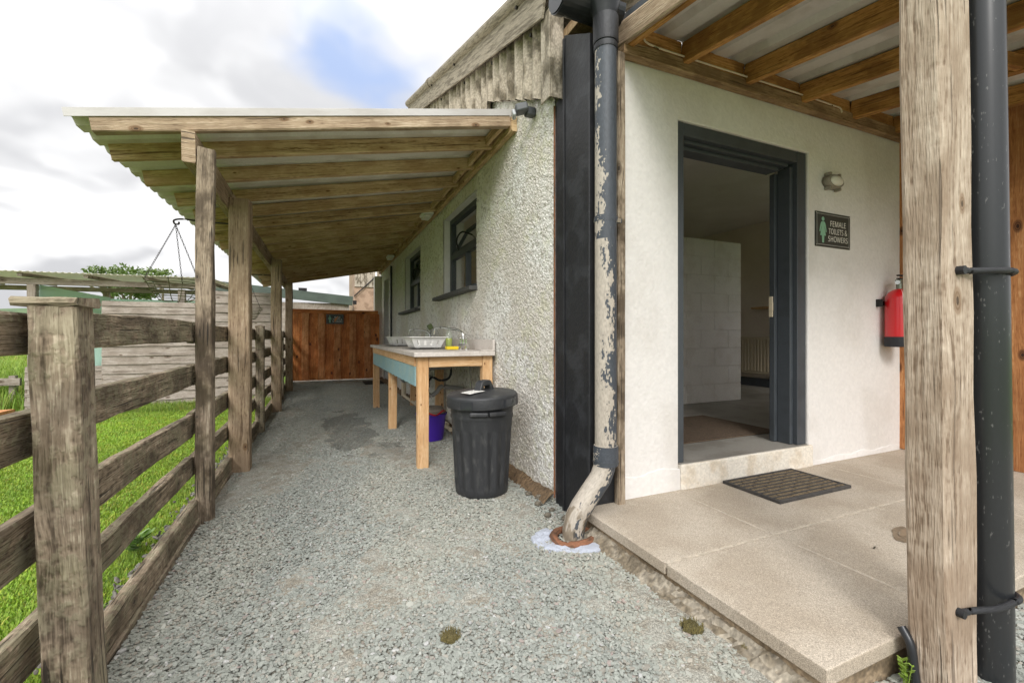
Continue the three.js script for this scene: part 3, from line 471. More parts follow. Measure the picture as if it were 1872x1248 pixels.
// ------------------------------------------------------------------ lean-to along the gable wall
const LM = 0.2027, rTop = (x) => 2.715 + LM * (x - 1.32);
{
  const lt = thing('lean_to', 'open timber lean-to with sloping ribbed roof along the roughcast wall', 'shelter');
  const zs = [-3.045, -3.42, -3.90, -4.40, -4.90]; while (zs[zs.length - 1] > -10.9) zs.push(zs[zs.length - 1] - 0.5);
  zs.forEach((z, i) => { const w = i === 0 ? 0.116 : 0.102, up = i === 0 ? 0.03 : 0; mesh('rafter', timber(V(1.298, rTop(1.298) - w / 2 + up, z), V(-1.13 + (i ? 0.05 * Math.sin(i * 5) : 0), rTop(-1.13) - w / 2 + up, z), UY, w, 0.052, { seed: 100 + i, bow: 0.005, j: 0.0025 }), i === 0 ? WOOD.post : WOOD.rafter, lt); });
  mesh('wall_plate', timber(V(1.322, 2.642, -3.0), V(1.322, 2.642, -11.3), UY, 0.115, 0.044, { seed: 131, seg: 12 }), WOOD.rafter, lt);
  for (let i = 0; i < zs.length - 1; i++) mesh('noggin', timber(V(1.25, rTop(1.25) - 0.048, zs[i] - 0.027), V(1.25, rTop(1.25) - 0.048, zs[i + 1] + 0.027), UY, 0.07, 0.03, { seed: 150 + i, c: 0.003 }), WOOD.rafter, lt);
  mesh('eave_beam', timber(V(-0.685, 2.112, -2.965), V(-0.685, 2.112, -7.0), UY, 0.176, 0.066, { seed: 132, seg: 10, bow: 0.006 }), WOOD.post, lt);
  mesh('eave_beam', timber(V(-0.685, 2.112, -7.01), V(-0.685, 2.112, -11.2), UY, 0.176, 0.066, { seed: 133, seg: 10, bow: 0.006 }), WOOD.post, lt);
  const post = (x, z, w, t, y1, mat, seed, dx = 0) => mesh('post', timber(V(x, -0.15, z), V(x + dx, y1, z), UX, w, t, { seed, c: 0.009, j: 0.004, seg: 8, bow: 0.008 }), mat, lt);
  post(-0.612, -2.985, 0.082, 0.075, 2.11, WOOD.grey, 141, 0.008); post(-0.585, -3.985, 0.140, 0.14, 2.105, WOOD.post, 142, 0.003); post(-0.580, -6.90, 0.125, 0.14, 2.11, WOOD.post, 143); post(-0.575, -9.37, 0.12, 0.14, 2.08, WOOD.post, 144);
  // ribbed sheets, about a metre wide each
  const S = V(0, 0, -1), Hn = V(-LM, 1, 0).normalize(), Ln = V(-1, -LM, 0).normalize();
  for (let i = 0; i < 9; i++) { const z = -3.075 - i * 0.94; mesh('roof_sheet', place(ribbed(boxRib(i === 8 ? 0.752 : 0.965, 0.188, 0.032), 2.62, 0.0012), S, Hn, Ln, V(1.335, rTop(1.335) + 0.002 + (i % 2) * 0.0016, z)), MAT.sheetGrey, lt); }
  mesh('verge_flashing', [timber(V(1.335, rTop(1.335) + 0.0165, -3.015), V(-1.235, rTop(-1.235) + 0.0165, -3.012), UY, 0.046, 0.002, { c: 0.0005, j: 0.0006, bow: 0, seg: 3, seed: 5 }), timber(V(1.335, rTop(1.335) + 0.0405, -3.09), V(-1.235, rTop(-1.235) + 0.0405, -3.09), UZ, 0.15, 0.002, { c: 0.0005, j: 0, bow: 0, seg: 2, seed: 5 })], MAT.flashing, lt);
  mesh('trim_block', timber(V(1.335, rTop(1.33) - 0.11, -3.09), V(1.335, rTop(1.33) - 0.006, -3.09), UX, 0.03, 0.12, { seed: 15 }), WOOD.plate, lt);
}
// ------------------------------------------------------------------ porch over the patio
{
  const po = thing('porch_canopy', 'timber porch canopy with brown rafters and ribbed sheeting over the doorway', 'canopy');
  const m = 0.143, yb = (z) => 2.675 - m * (z + 2.03), zf = -0.42;
  [1.985, 2.515, 3.06, 3.635, 4.20].forEach((x, i) => mesh('rafter', timber(V(x, yb(-1.985) + 0.062, -1.985), V(x, yb(zf) + 0.062, zf), UY, 0.124, 0.05, { seed: 200 + i, bow: 0.003 }), WOOD.porch, po));
  mesh('rafter', timber(V(1.580, yb(-2.02) + 0.062, -2.02), V(1.580, yb(zf) + 0.062, zf), UY, 0.124, 0.04, { seed: 209 }), WOOD.porch, po);
  mesh('barge_board', timber(V(1.545, yb(-2.025) + 0.068, -2.025), V(1.545, yb(zf) + 0.068, zf), UY, 0.13, 0.026, { seed: 210 }), WOOD.post, po);
  mesh('ledger', timber(V(1.535, 2.655, -1.998), V(4.355, 2.672, -1.998), UY, 0.078, 0.058, { seed: 211 }), WOOD.plate, po);
  const bays = [1.603, 1.985, 2.515, 3.06, 3.635, 4.20, 4.32]; for (let i = 0; i < 6; i++) mesh('noggin', timber(V(bays[i] + (i ? 0.027 : 0), 2.747, -2.003), V(bays[i + 1] - 0.027, 2.747, -2.003), UY, 0.104, 0.04, { seed: 220 + i, c: 0.003 }), WOOD.porch, po);
  mesh('brace', timber(V(3.09, yb(-1.2) + 0.03, -1.2), V(3.61, yb(-1.15) + 0.04, -1.12), UY, 0.08, 0.04, { seed: 231 }), WOOD.porch, po);
  const Hn = V(0, 1, m).normalize(), Ln = V(0, -m, 1).normalize();
  for (let i = 0; i < 3; i++) mesh('roof_sheet', place(ribbed(boxRib(1.0, 0.2, 0.032), 1.72, 0.0012), UX, Hn, Ln, V(1.56 + i * 0.985, yb(-2.03) + 0.1275 + (i % 2) * 0.0016, -2.03)), MAT.sheetWhite, po);
  mesh('edge_trim', timber(V(1.538, yb(-2.02) + 0.150, -2.02), V(1.538, yb(zf) + 0.150, zf), UY, 0.035, 0.004, { c: 0.001, j: 0, seed: 3 }), MAT.charcoal, po);
  mesh('front_beam', timber(V(1.56, 2.415, -0.69), V(4.4, 2.415, -0.69), UY, 0.13, 0.09, { seed: 232 }), WOOD.porch, po);
  mesh('post', timber(V(1.715, -0.1, -0.69), V(1.655, 2.35, -0.69), UX, 0.162, 0.105, { seed: 242, c: 0.012, j: 0.0035, seg: 10, bow: 0.006 }), WOOD.bleached, po);
  // side cladding of the porch, upright boards
  for (let i = 0; i < 11; i++) { const z = -1.99 + i * 0.148; mesh('cladding_board', timber(V(4.375 + (i % 2) * 0.014, 0.125, z), V(4.375 + (i % 2) * 0.014, yb(z) + 0.112, z), UZ, 0.15, 0.02, { seed: 250 + i, c: 0.002 }), WOOD.clad, po); }
  for (const y of [0.2, 2.3]) mesh('side_rail', bx(4.40, 4.45, y, y + 0.09, -2.0, -0.5), WOOD.porch, po);
  mesh('post', timber(V(4.45, -0.05, -0.6), V(4.45, 2.35, -0.6), UX, 0.1, 0.1, { seed: 262 }), WOOD.bleached, po);
}
single('cable', [tube(curve([[1.66, 2.76, -1.952], [1.655, 2.712, -1.95], [1.67, 2.700, -1.953], [2.0, 2.699, -1.9625], [2.5, 2.704, -1.9625], [3.0, 2.708, -1.9625], [3.35, 2.706, -1.9625], [3.46, 2.70, -1.962], [3.475, 2.675, -1.962]], 60), 0.0055, 7)], MAT.cream, 'thin cream cable clipped along the porch ledger', 'cable');

// ------------------------------------------------------------------ rail fence
{
  const f = thing('rail_fence', 'weathered four-rail timber fence between the gravel path and lawn', 'fence');
  mesh('post', timber(V(-0.563, -0.2, -1.468), V(-0.606, 1.122, -1.468), UX, 0.092, 0.092, { seed: 303, c: 0.005, j: 0.0025, seg: 9, bow: 0.004 }), WOOD.fence, f);
  mesh('post_cap', timber(V(-0.674, 1.134, -1.478), V(-0.548, 1.136, -1.462), UZ, 0.105, 0.022, { seed: 304, c: 0.007, j: 0.003, seg: 4 }), WOOD.fence, f);
  for (const [z, h] of [[-5.48, 1.16], [-8.15, 1.13], [-10.2, 1.12]]) mesh('post', timber(V(-0.622, -0.2, z), V(-0.622, h, z), UX, 0.085, 0.075, { seed: (z * -70) | 0, c: 0.008 }), WOOD.fence, f);
  const near = [[1.003, 1.106], [0.75, 0.868], [0.468, 0.598], [0.20, 0.324]], rest = [[1.012, 1.125], [0.768, 0.884], [0.486, 0.612], [0.255, 0.365]];
  const run = (za, zb, hs, s) => hs.forEach(([a, b], k) => mesh('rail', timber(V(-0.686, (a + b) / 2 + (k * 7 % 3 - 1) * 0.003, za), V(-0.686, (a + b) / 2 + ((k * 5 + s) % 3 - 1) * 0.006, zb), UY, b - a, 0.036, { seed: s * 17 + k * 3 + 310, c: 0.005, j: 0.003, wane: 0.004, seg: 10, bow: 0.005 }), WOOD.rail, f));
  run(0.6, -1.60, near, 1); run(-1.61, -2.99, rest, 2); run(-3.0, -3.99, rest, 3); run(-4.0, -5.48, rest, 4); run(-5.49, -6.9, rest, 5); run(-6.91, -8.15, rest, 6); run(-8.16, -9.37, rest, 7); run(-9.38, -11.1, rest, 8);
  [[0.4, -1.46], [-1.47, -2.98], [-2.99, -5.4], [-5.41, -8.0], [-8.01, -11.1]].forEach(([a, b], k) => { mesh('gravel_board', timber(V(-0.655, 0.075, a), V(-0.655, 0.082, b), UY, 0.10, 0.045, { seed: 390 + k, wane: 0.004, j: 0.004, seg: 9 }), WOOD.rail, f); mesh('gravel_board', timber(V(-0.650, -0.025, a), V(-0.650, -0.02, b), UY, 0.098, 0.045, { seed: 396 + k, j: 0.004 }), WOOD.fence, f); });
}
{ // stones and soil heaped behind the gravel boards
  const n = 2600, q = rng(404), g = new THREE.IcosahedronGeometry(1, 0), im = new THREE.InstancedMesh(clean(g), new THREE.MeshStandardMaterial({ roughness: 0.95 }), n), m = new THREE.Matrix4(), qt = new THREE.Quaternion(), c = new THREE.Color();
  for (let i = 0; i < n; i++) { const s = mix(0.006, 0.016, q() * q()); qt.setFromEuler(new THREE.Euler(q() * 6, q() * 6, q() * 6)); m.compose(V(-0.685 - q() * q() * 0.13, -0.05 + q() * 0.13 * (1 - q() * 0.6), mix(-0.2, -5.5, q())), qt, V(s * 1.5, s * 0.5, s)); im.setMatrixAt(i, m); const k = mix(0.6, 1.1, q()); im.setColorAt(i, c.setRGB(0.19 * k, 0.175 * k, 0.15 * k)); }
  im.name = 'edge_stones'; stuff(im, 'small stones heaped behind the fence gravel boards', 'stones');
}
// ------------------------------------------------------------------ plank gate at the far end
{
  const g = thing('plank_gate', 'orange brown gate of upright waney planks closing the path', 'gate');
  const n = 11, w = 1.86 / n; for (let i = 0; i < n; i++) { const x = -0.60 + w * (i + 0.5); mesh('plank', timber(V(x, 0.03, -11.1 + (i % 2) * 0.034), V(x, 1.58, -11.1 + (i % 2) * 0.034), UX, i % 2 ? w - 0.02 : w + 0.06, 0.026, { seed: 420 + i, wane: 0.020, c: 0.003, seg: 9 }), i % 2 ? WOOD.gatePale : WOOD.gate, g); }
  mesh('top_rail', timber(V(-0.61, 1.625, -11.085), V(1.25, 1.615, -11.085), UY, 0.085, 0.09, { seed: 440, wane: 0.004 }), WOOD.gate, g);
  mesh('brace_rail', [bx(-0.58, 1.23, 0.35, 0.44, -11.16, -11.115), bx(-0.58, 1.23, 1.2, 1.29, -11.16, -11.115)], WOOD.gate, g);
}
// ------------------------------------------------------------------ signs
function signTex(lines, male) {
  const c = document.createElement('canvas'); c.width = 820; c.height = 520; const x = c.getContext('2d');
  x.fillStyle = '#3a3f3b'; x.fillRect(0, 0, 820, 520); x.strokeStyle = '#cfd2cc'; x.lineWidth = 5; x.strokeRect(30, 30, 760, 460);
  x.fillStyle = '#86b79c'; x.beginPath(); x.arc(170, 105, 32, 0, 7); x.fill();
  x.beginPath();
  if (male) { x.moveTo(120, 150); x.lineTo(220, 150); x.lineTo(252, 290); x.lineTo(228, 296); x.lineTo(204, 205); x.lineTo(206, 455); x.lineTo(178, 455); x.lineTo(170, 320); x.lineTo(162, 455); x.lineTo(134, 455); x.lineTo(136, 205); x.lineTo(112, 296); x.lineTo(88, 290); }
  else { x.moveTo(135, 148); x.quadraticCurveTo(170, 138, 205, 148); x.quadraticCurveTo(232, 165, 254, 296); x.lineTo(232, 302); x.lineTo(204, 205); x.lineTo(206, 235); x.lineTo(236, 355); x.lineTo(200, 355); x.lineTo(190, 462); x.lineTo(150, 462); x.lineTo(140, 355); x.lineTo(104, 355); x.lineTo(134, 235); x.lineTo(136, 205); x.lineTo(108, 302); x.lineTo(86, 296); x.quadraticCurveTo(108, 165, 135, 148); }
  x.fill(); x.fillStyle = '#e6e6df'; x.textAlign = 'center'; x.font = '116px sans-serif';
  const ww = [male ? 290 : 385, 450, 480]; lines.forEach((t, i) => x.fillText(t, 525, 200 + i * 116, ww[i]));
  x.fillStyle = '#b9b9b2'; for (const [a, b] of [[20, 20], [800, 20], [20, 500], [800, 500]]) { x.beginPath(); x.arc(a, b, 8, 0, 7); x.fill(); }
  const t = new THREE.CanvasTexture(c); t.colorSpace = THREE.SRGBColorSpace; return t;
}
function sign(name, label, x0, x1, y0, y1, z, lines, male) {
  const g = thing(name, label, 'sign', 'washroom signs'); mesh('sign_panel', bx(x0, x1, y0, y1, z, z + 0.005, 0.001), plain('#3a3f3b', 0.45), g);
  const p = new THREE.PlaneGeometry(x1 - x0 - 0.002, y1 - y0 - 0.002); p.translate((x0 + x1) / 2, (y0 + y1) / 2, z + 0.0065); const pm = mesh('sign_print', p, new THREE.MeshStandardMaterial({ map: signTex(lines, male), roughness: 0.45 }), g);
}
sign('washroom_sign', 'dark green sign reading female toilets and showers beside the doorway', 3.272, 3.682, 1.703, 1.957, -2.029, ['FEMALE', 'TOILETS &', 'SHOWERS'], false);
sign('washroom_sign', 'small green sign reading male toilets and showers on the plank gate', 0.09, 0.47, 1.33, 1.56, -11.058, ['MALE', 'TOILETS &', 'SHOWERS'], true);

// ------------------------------------------------------------------ wall lights, sensor
{
  const l = thing('bulkhead_light', 'oval grey bulkhead light above the female toilets sign', 'wall light');
  const body = lathe([[0, 0], [1, 0], [1, 0.034], [0.95, 0.046], [0.80, 0.052], [0.78, 0.046], [0, 0.046]], 36, 0, 0, 0); body.scale(0.096, 1, 0.050); body.rotateX(Math.PI / 2); body.translate(3.445, 2.18, -2.028);
  const lugs = []; for (const [a, b] of [[-0.055, 0.05], [0.055, 0.05], [-0.055, -0.05], [0.055, -0.05]]) lugs.push(bx(3.445 + a - 0.011, 3.445 + a + 0.011, 2.18 + b - 0.012, 2.18 + b + 0.012, -2.028, -1.985, 0.004));
  mesh('housing', [body, ...lugs], MAT.lampGrey, l);
  const d = new THREE.SphereGeometry(1, 20, 12); d.scale(0.074, 0.037, 0.026); d.translate(3.445, 2.18, -1.983); mesh('diffuser', d, MAT.opal, l);
}
function eaveLight(z, label) { const l = thing('eave_light', label, 'ceiling light', 'white lights under the lean-to eave'); const y = 2.585; mesh('housing', bx(1.16, 1.29, y - 0.005, y + 0.03, z - 0.13, z + 0.13, 0.01), MAT.whitePlastic, l); mesh('diffuser', bx(1.175, 1.275, y - 0.038, y - 0.006, z - 0.115, z + 0.115, 0.014), MAT.opal, l); }
eaveLight(-5.55, 'small white light under the lean-to between the two windows'); eaveLight(-8.8, 'small white light under the lean-to by the far door');
{
  const s = thing('motion_sensor', 'grey motion sensor on the roughcast wall under the cladding', 'sensor');
  mesh('base', bx(1.275, 1.345, 2.555, 2.615, -2.735, -2.675, 0.012), MAT.greyPlastic.clone(), s).material.color.set('#4c4f52');
  const h = bx(-0.044, 0.044, -0.026, 0.03, -0.042, 0.042, 0.014); h.rotateZ(0.25); h.rotateY(-0.35); h.translate(1.245, 2.59, -2.70); mesh('head', h, plain('#55585a', 0.5), s);
  const e = bx(-0.012, 0.012, -0.03, 0.012, -0.038, 0.038, 0.008); e.rotateZ(0.35); e.rotateY(-0.35); e.translate(1.19, 2.557, -2.715); mesh('lens', e, plain('#a8acae', 0.3), s);
}
// ------------------------------------------------------------------ gutter and peeling downpipe at the corner
{
  const g = thing('gutter', 'black plastic half-round gutter with end cap at the barn eave', 'gutter');
  const prof = []; for (let i = 0; i <= 14; i++) { const a = Math.PI * (1 + i / 14); prof.push([Math.cos(a), Math.sin(a)]); }
  const trough = (x0, x1, r, t) => { const s = new THREE.Shape(); prof.forEach(([a, b], i) => i ? s.lineTo(a * r, b * r) : s.moveTo(a * r, b * r)); [...prof].reverse().forEach(([a, b]) => s.lineTo(a * (r - t), b * (r - t))); const e = new THREE.ExtrudeGeometry(s, { depth: x1 - x0, bevelEnabled: false }); e.rotateY(Math.PI / 2); e.translate(x0, 2.865, -2.03); return e; };
  mesh('trough', trough(1.15, 1.525, 0.09, 0.004), MAT.blackPlastic, g);
  const cap = new THREE.CylinderGeometry(0.094, 0.094, 0.006, 28, 1, false); cap.rotateZ(Math.PI / 2); cap.scale(1, 0.95, 1); cap.translate(1.146, 2.867, -2.03); mesh('end_cap', [cap, trough(1.149, 1.195, 0.096, 0.005)], MAT.blackPlastic, g);
  mesh('union', trough(1.44, 1.475, 0.097, 0.005), MAT.blackPlastic, g);
  mesh('outlet', lathe([[0.085, 0.06], [0.08, 0.03], [0.056, -0.035], [0.05, -0.09]], 24, 1.385, 2.78, -1.95), MAT.blackPlastic, g);
}
{
  // flaking dark paint over cream plastic
  const dk = c255(66, 71, 78), cr = c255(172, 163, 150), ed = c255(120, 112, 96);
  const map = dtex(512, 1024, (u, v) => {                  // u = angle, v = 0 at the top, 1 at 3 m
    const y = v * 3; let left = Math.abs(((u - 0.70 + 1.5) % 1) - 0.5), n = fbm(u * 14, v * 46, 6, 14, 46) - 0.5, sp = fbm(u * 48, v * 200, 3, 48, 200) - 0.5;
    const amt = y < 0.30 ? 0.02 : y < 1.12 ? 0.085 + 0.05 * Math.sin(y * 7 + 1) : y < 1.16 ? 0.02 : y < 1.75 ? 0.25 + 0.05 * Math.sin(y * 5) : y < 1.95 ? 0.18 : 0.29;
    const t = amt - left + n * 0.36 + sp * 0.30;
    let c = mix3(dk, cr, sst(-0.008, 0.008, t)); if (t > -0.02 && t < 0.004) c = mix3(c, ed, 0.3);
    const k = 1 + 0.22 * (fbm(u * 60, v * 200, 2, 60, 200) - 0.5); if (y > 2.62) { const d = sst(0.45, 0.62, fbm(u * 12, v * 60, 4, 12, 60)) * 0.55; c = mix3(c, c255(96, 82, 62), d); } return [c[0] * k, c[1] * k, c[2] * k];
  });
  map.wrapT = THREE.ClampToEdgeWrapping;
  const pm = new THREE.MeshStandardMaterial({ map, roughness: 0.55 });
  const p = thing('corner_downpipe', 'downpipe with black paint flaking off cream plastic at the barn corner', 'downpipe');
  const x = 1.385, z = -1.935;
  const path = [[x, 2.72, z], ...[...Array(11)].map((_, i) => [x, 2.5 - i * 0.2, z]), [x, 0.40, z], [x - 0.008, 0.355, z - 0.001], [x - 0.03, 0.30, z - 0.003], [x - 0.075, 0.245, z - 0.006], [x - 0.145, 0.16, z - 0.010], [x - 0.175, 0.11, z - 0.012], [x - 0.19, 0.05, z - 0.014], [x - 0.192, -0.08, z - 0.016]];
  mesh('pipe', tube(path, 0.057, 28, 3), pm, p);
  const ring = (y0, y1, r) => tube([[x, y1, z], [x, y1 - 0.006, z], [x, y0 + 0.006, z], [x, y0, z]], [r - 0.004, r, r, r - 0.004], 28, 1.2);
  mesh('coupling', [ring(2.60, 2.74, 0.067), ring(2.565, 2.595, 0.064)], MAT.blackPaint, p); mesh('pipe_clip', [ring(1.655, 1.685, 0.062), bx(x + 0.05, x + 0.10, 1.658, 1.682, z - 0.01, z + 0.01)], pm, p);
  mesh('coupling', [ring(0.365, 0.47, 0.066)], pm, p); mesh('coupling_lip', ring(0.378, 0.392, 0.069), MAT.charcoal, p);
  const gu = thing('drain_gully', 'broken terracotta gully collar around the foot of the downpipe', 'drain'); const cx = x - 0.19, cz = z - 0.015;
  const tor = new THREE.TorusGeometry(0.092, 0.017, 7, 26); tor.rotateX(Math.PI / 2); tor.scale(1.12, 1.2, 1); tor.translate(cx, 0.012, cz); const tp = tor.attributes.position; for (let i = 0; i < tp.count; i++) { const a = Math.atan2(tp.getZ(i) - cz, tp.getX(i) - cx); tp.setY(i, tp.getY(i) + 0.034 * (fbm(a * 2 + 9, 1, 3) - 0.5)); tp.setX(i, tp.getX(i) + 0.03 * (fbm(a * 3 + 20, 2, 2) - 0.5)); } tor.computeVertexNormals();
  mesh('collar', tor, MAT.terracotta, gu); const pit = new THREE.CircleGeometry(0.09, 20); pit.rotateX(-Math.PI / 2); pit.translate(cx, 0.004, cz); mesh('pit', pit, MAT.dark, gu);
  // soap suds around the gully
  const sp = new THREE.PlaneGeometry(0.46, 0.40, 92, 80); sp.rotateX(-Math.PI / 2); const a = sp.attributes.position, keep = []; for (let i = 0; i < a.count; i++) { const px = a.getX(i), pz = a.getZ(i), th = Math.atan2(pz, px), rr0 = Math.hypot(px, pz * 1.1) - 0.145 - 0.02 * Math.sin(th * 2 + 1) - 0.03 * (fbm(th * 1.5 + 9, 4, 3) - 0.5); const w = 0.042 + 0.03 * (fbm(th * 1.2 + 3, 9, 2) - 0.3), h = 1 - (rr0 / w) * (rr0 / w), front = th > -2.1 ? (th < -0.5 && th > -1.9 ? 0 : 1) : 1; const y = h > 0 ? (Math.sqrt(h) * 0.016 * front - 0.004) * (0.7 + 0.6 * fbm(px * 40, pz * 40, 3)) - 0.012 * sst(0.45, 0.75, fbm(px * 18 + 7, pz * 18, 4)) : -0.05; a.setY(i, y); }
  sp.translate(cx, 0.004, cz); sp.computeVertexNormals(); single('soap_suds', sp, new THREE.MeshPhysicalMaterial({ color: new THREE.Color('#ccd2df'), roughness: 0.8, transmission: 0.4, thickness: 0 }), 'bluish white soap suds pooled round the gully', 'suds');
}
// ------------------------------------------------------------------ black downpipe on the porch post
{
  const p = thing('porch_downpipe', 'glossy black plastic downpipe strapped to the bleached porch post', 'downpipe');
  mesh('pipe', tube([[1.905, 0.0, -0.655], [1.870, 1.2, -0.655], [1.832, 2.35, -0.655]], 0.055, 32, 1), new THREE.MeshStandardMaterial({ map: dirty([40, 42, 44], [96, 96, 94], { f: 56, seed: 71, grain: 0.05, amt: 0.9, lo: 0.745, hi: 0.76 }).map, roughness: 0.28 }), p);
  const strap = (y, px) => [tube(curve([[1.668, y, -0.634], [1.72, y, -0.622], [1.78, y + 0.002, -0.600], [px - 0.03, y + 0.004, -0.592], [px + 0.02, y + 0.003, -0.596], [px + 0.052, y, -0.625], [px + 0.06, y, -0.67]], 24), 0.0095, 10), tube([[1.668, y, -0.640], [1.668, y, -0.622]], 0.0125, 12)];
  mesh('strap', strap(1.237, 1.866), MAT.blackPaint, p); mesh('strap', strap(0.262, 1.896), MAT.blackPaint, p);
  mesh('stand_off', bx(1.775, 1.87, 0.285, 0.312, -0.72, -0.70), MAT.blackPaint, p);
  single('waste_hose', tube(curve([[1.612, -0.02, -0.705], [1.614, 0.06, -0.715], [1.615, 0.13, -0.725], [1.622, 0.165, -0.75]], 14), 0.012, 10), MAT.blackPlastic, 'thin black hose rising beside the porch post foot', 'hose');
}
// ------------------------------------------------------------------ dustbin
{
  const b = thing('dustbin', 'scuffed black plastic dustbin with taped lid against the roughcast wall', 'dustbin');
  const cx = 1.0, cz = -2.815, n = 96, rows = [[0.0, 0.165, 0], [0.008, 0.176, 0], [0.05, 0.180, 0], [0.075, 0.182, 1], [0.25, 0.192, 1], [0.42, 0.202, 1], [0.445, 0.2035, 0], [0.50, 0.206, 0], [0.505, 0.211, 0], [0.525, 0.212, 0], [0.53, 0.208, 0], [0.575, 0.212, 0], [0.58, 0.222, 0], [0.60, 0.223, 0]];
  const pos = [], uv = [], idx = [];
  rows.forEach(([y, r, fl], j) => { for (let i = 0; i <= n; i++) { const a = 2 * Math.PI * i / n, k = fl ? 0.0105 * sst(0.25, 0.5, 0.5 + 0.5 * Math.cos(a * 16)) : 0, q = r - k + 0.001 * Math.sin(a * 3 + y * 9); pos.push(cx + q * Math.sin(a), y, cz + q * Math.cos(a)); uv.push(a * 0.2 * 2, y * 2); } if (j) for (let i = 0; i < n; i++) { const p = (j - 1) * (n + 1) + i, s = p + n + 1; idx.push(p, p + 1, s, p + 1, s + 1, s); } });
  const g = new THREE.BufferGeometry(); g.setAttribute('position', new THREE.Float32BufferAttribute(pos, 3)); g.setAttribute('uv', new THREE.Float32BufferAttribute(uv, 2)); g.setIndex(idx); g.computeVertexNormals();
  const bottom = new THREE.CircleGeometry(0.165, 40); bottom.rotateX(-Math.PI / 2); bottom.translate(cx, 0.004, cz);
  mesh('body', [g, bottom], MAT.binPlastic, b);
  for (const a of [-0.42, 0.12]) { const h = bx(-0.06, 0.06, -0.014, 0.014, -0.01, 0.022, 0.009); h.translate(0, 0, 0.216); h.rotateY(a); h.translate(cx, 0.553, cz); mesh('handle', h, MAT.binPlastic, b); }
  const lid = lathe([[0.0, 0.055], [0.06, 0.056], [0.10, 0.050], [0.16, 0.043], [0.215, 0.040], [0.232, 0.036], [0.240, 0.024], [0.243, -0.038], [0.236, -0.040], [0.233, 0.02], [0.0, 0.03]], 64, 0, 0, 0);
  const tilt = new THREE.Matrix4().makeRotationFromEuler(new THREE.Euler(0.02, 0, 0.045)).setPosition(cx + 0.004, 0.628, cz); lid.applyMatrix4(tilt); const L = mesh('lid', lid, MAT.binPlastic, b);
  const hd = new THREE.Shape(); [[-0.075, 0], [-0.045, 0.062], [-0.03, 0.07], [0.03, 0.07], [0.045, 0.062], [0.075, 0], [0.045, 0], [0.03, 0.043], [-0.03, 0.043], [-0.045, 0]].forEach(([x, y], i) => i ? hd.lineTo(x, y) : hd.moveTo(x, y)); const hg = new THREE.ExtrudeGeometry(hd, { depth: 0.05, bevelEnabled: true, bevelSize: 0.004, bevelThickness: 0.004, bevelSegments: 1 }); hg.translate(0.02, 0.045, -0.025); hg.rotateY(0.5); hg.applyMatrix4(tilt); mesh('lid_handle', boxUV(hg), MAT.binPlastic, L);
  const st = new THREE.PlaneGeometry(0.13, 0.10, 6, 4); st.rotateX(-Math.PI / 2); st.rotateY(0.35); st.translate(-0.085, 0.053, 0.055); { const sp = st.attributes.position; for (let i = 0; i < sp.count; i++) sp.setY(i, sp.getY(i) + 0.0025 * fbm(i * 0.7, 2, 2) - 0.004 * sst(0.1, 0.2, Math.hypot(sp.getX(i), sp.getZ(i)))); } st.translate(0, 0.004, 0); st.applyMatrix4(tilt); st.computeVertexNormals();
  mesh('paper_label', st, dirty([214, 212, 206], [150, 148, 142], { f: 12, seed: 81, grain: 0.2 }), L);
  for (const [a, s] of [[-0.95, 0.09], [0.25, 0.13]]) { const t = new THREE.CylinderGeometry(0.2445, 0.2455, 0.05, 10, 1, true, a, s * 4); t.rotateZ(0); t.translate(0, -0.008, 0); t.applyMatrix4(tilt); mesh('tape', t, new THREE.MeshPhysicalMaterial({ color: new THREE.Color('#35373a'), roughness: 0.12, clearcoat: 0.5 }), L); }
}
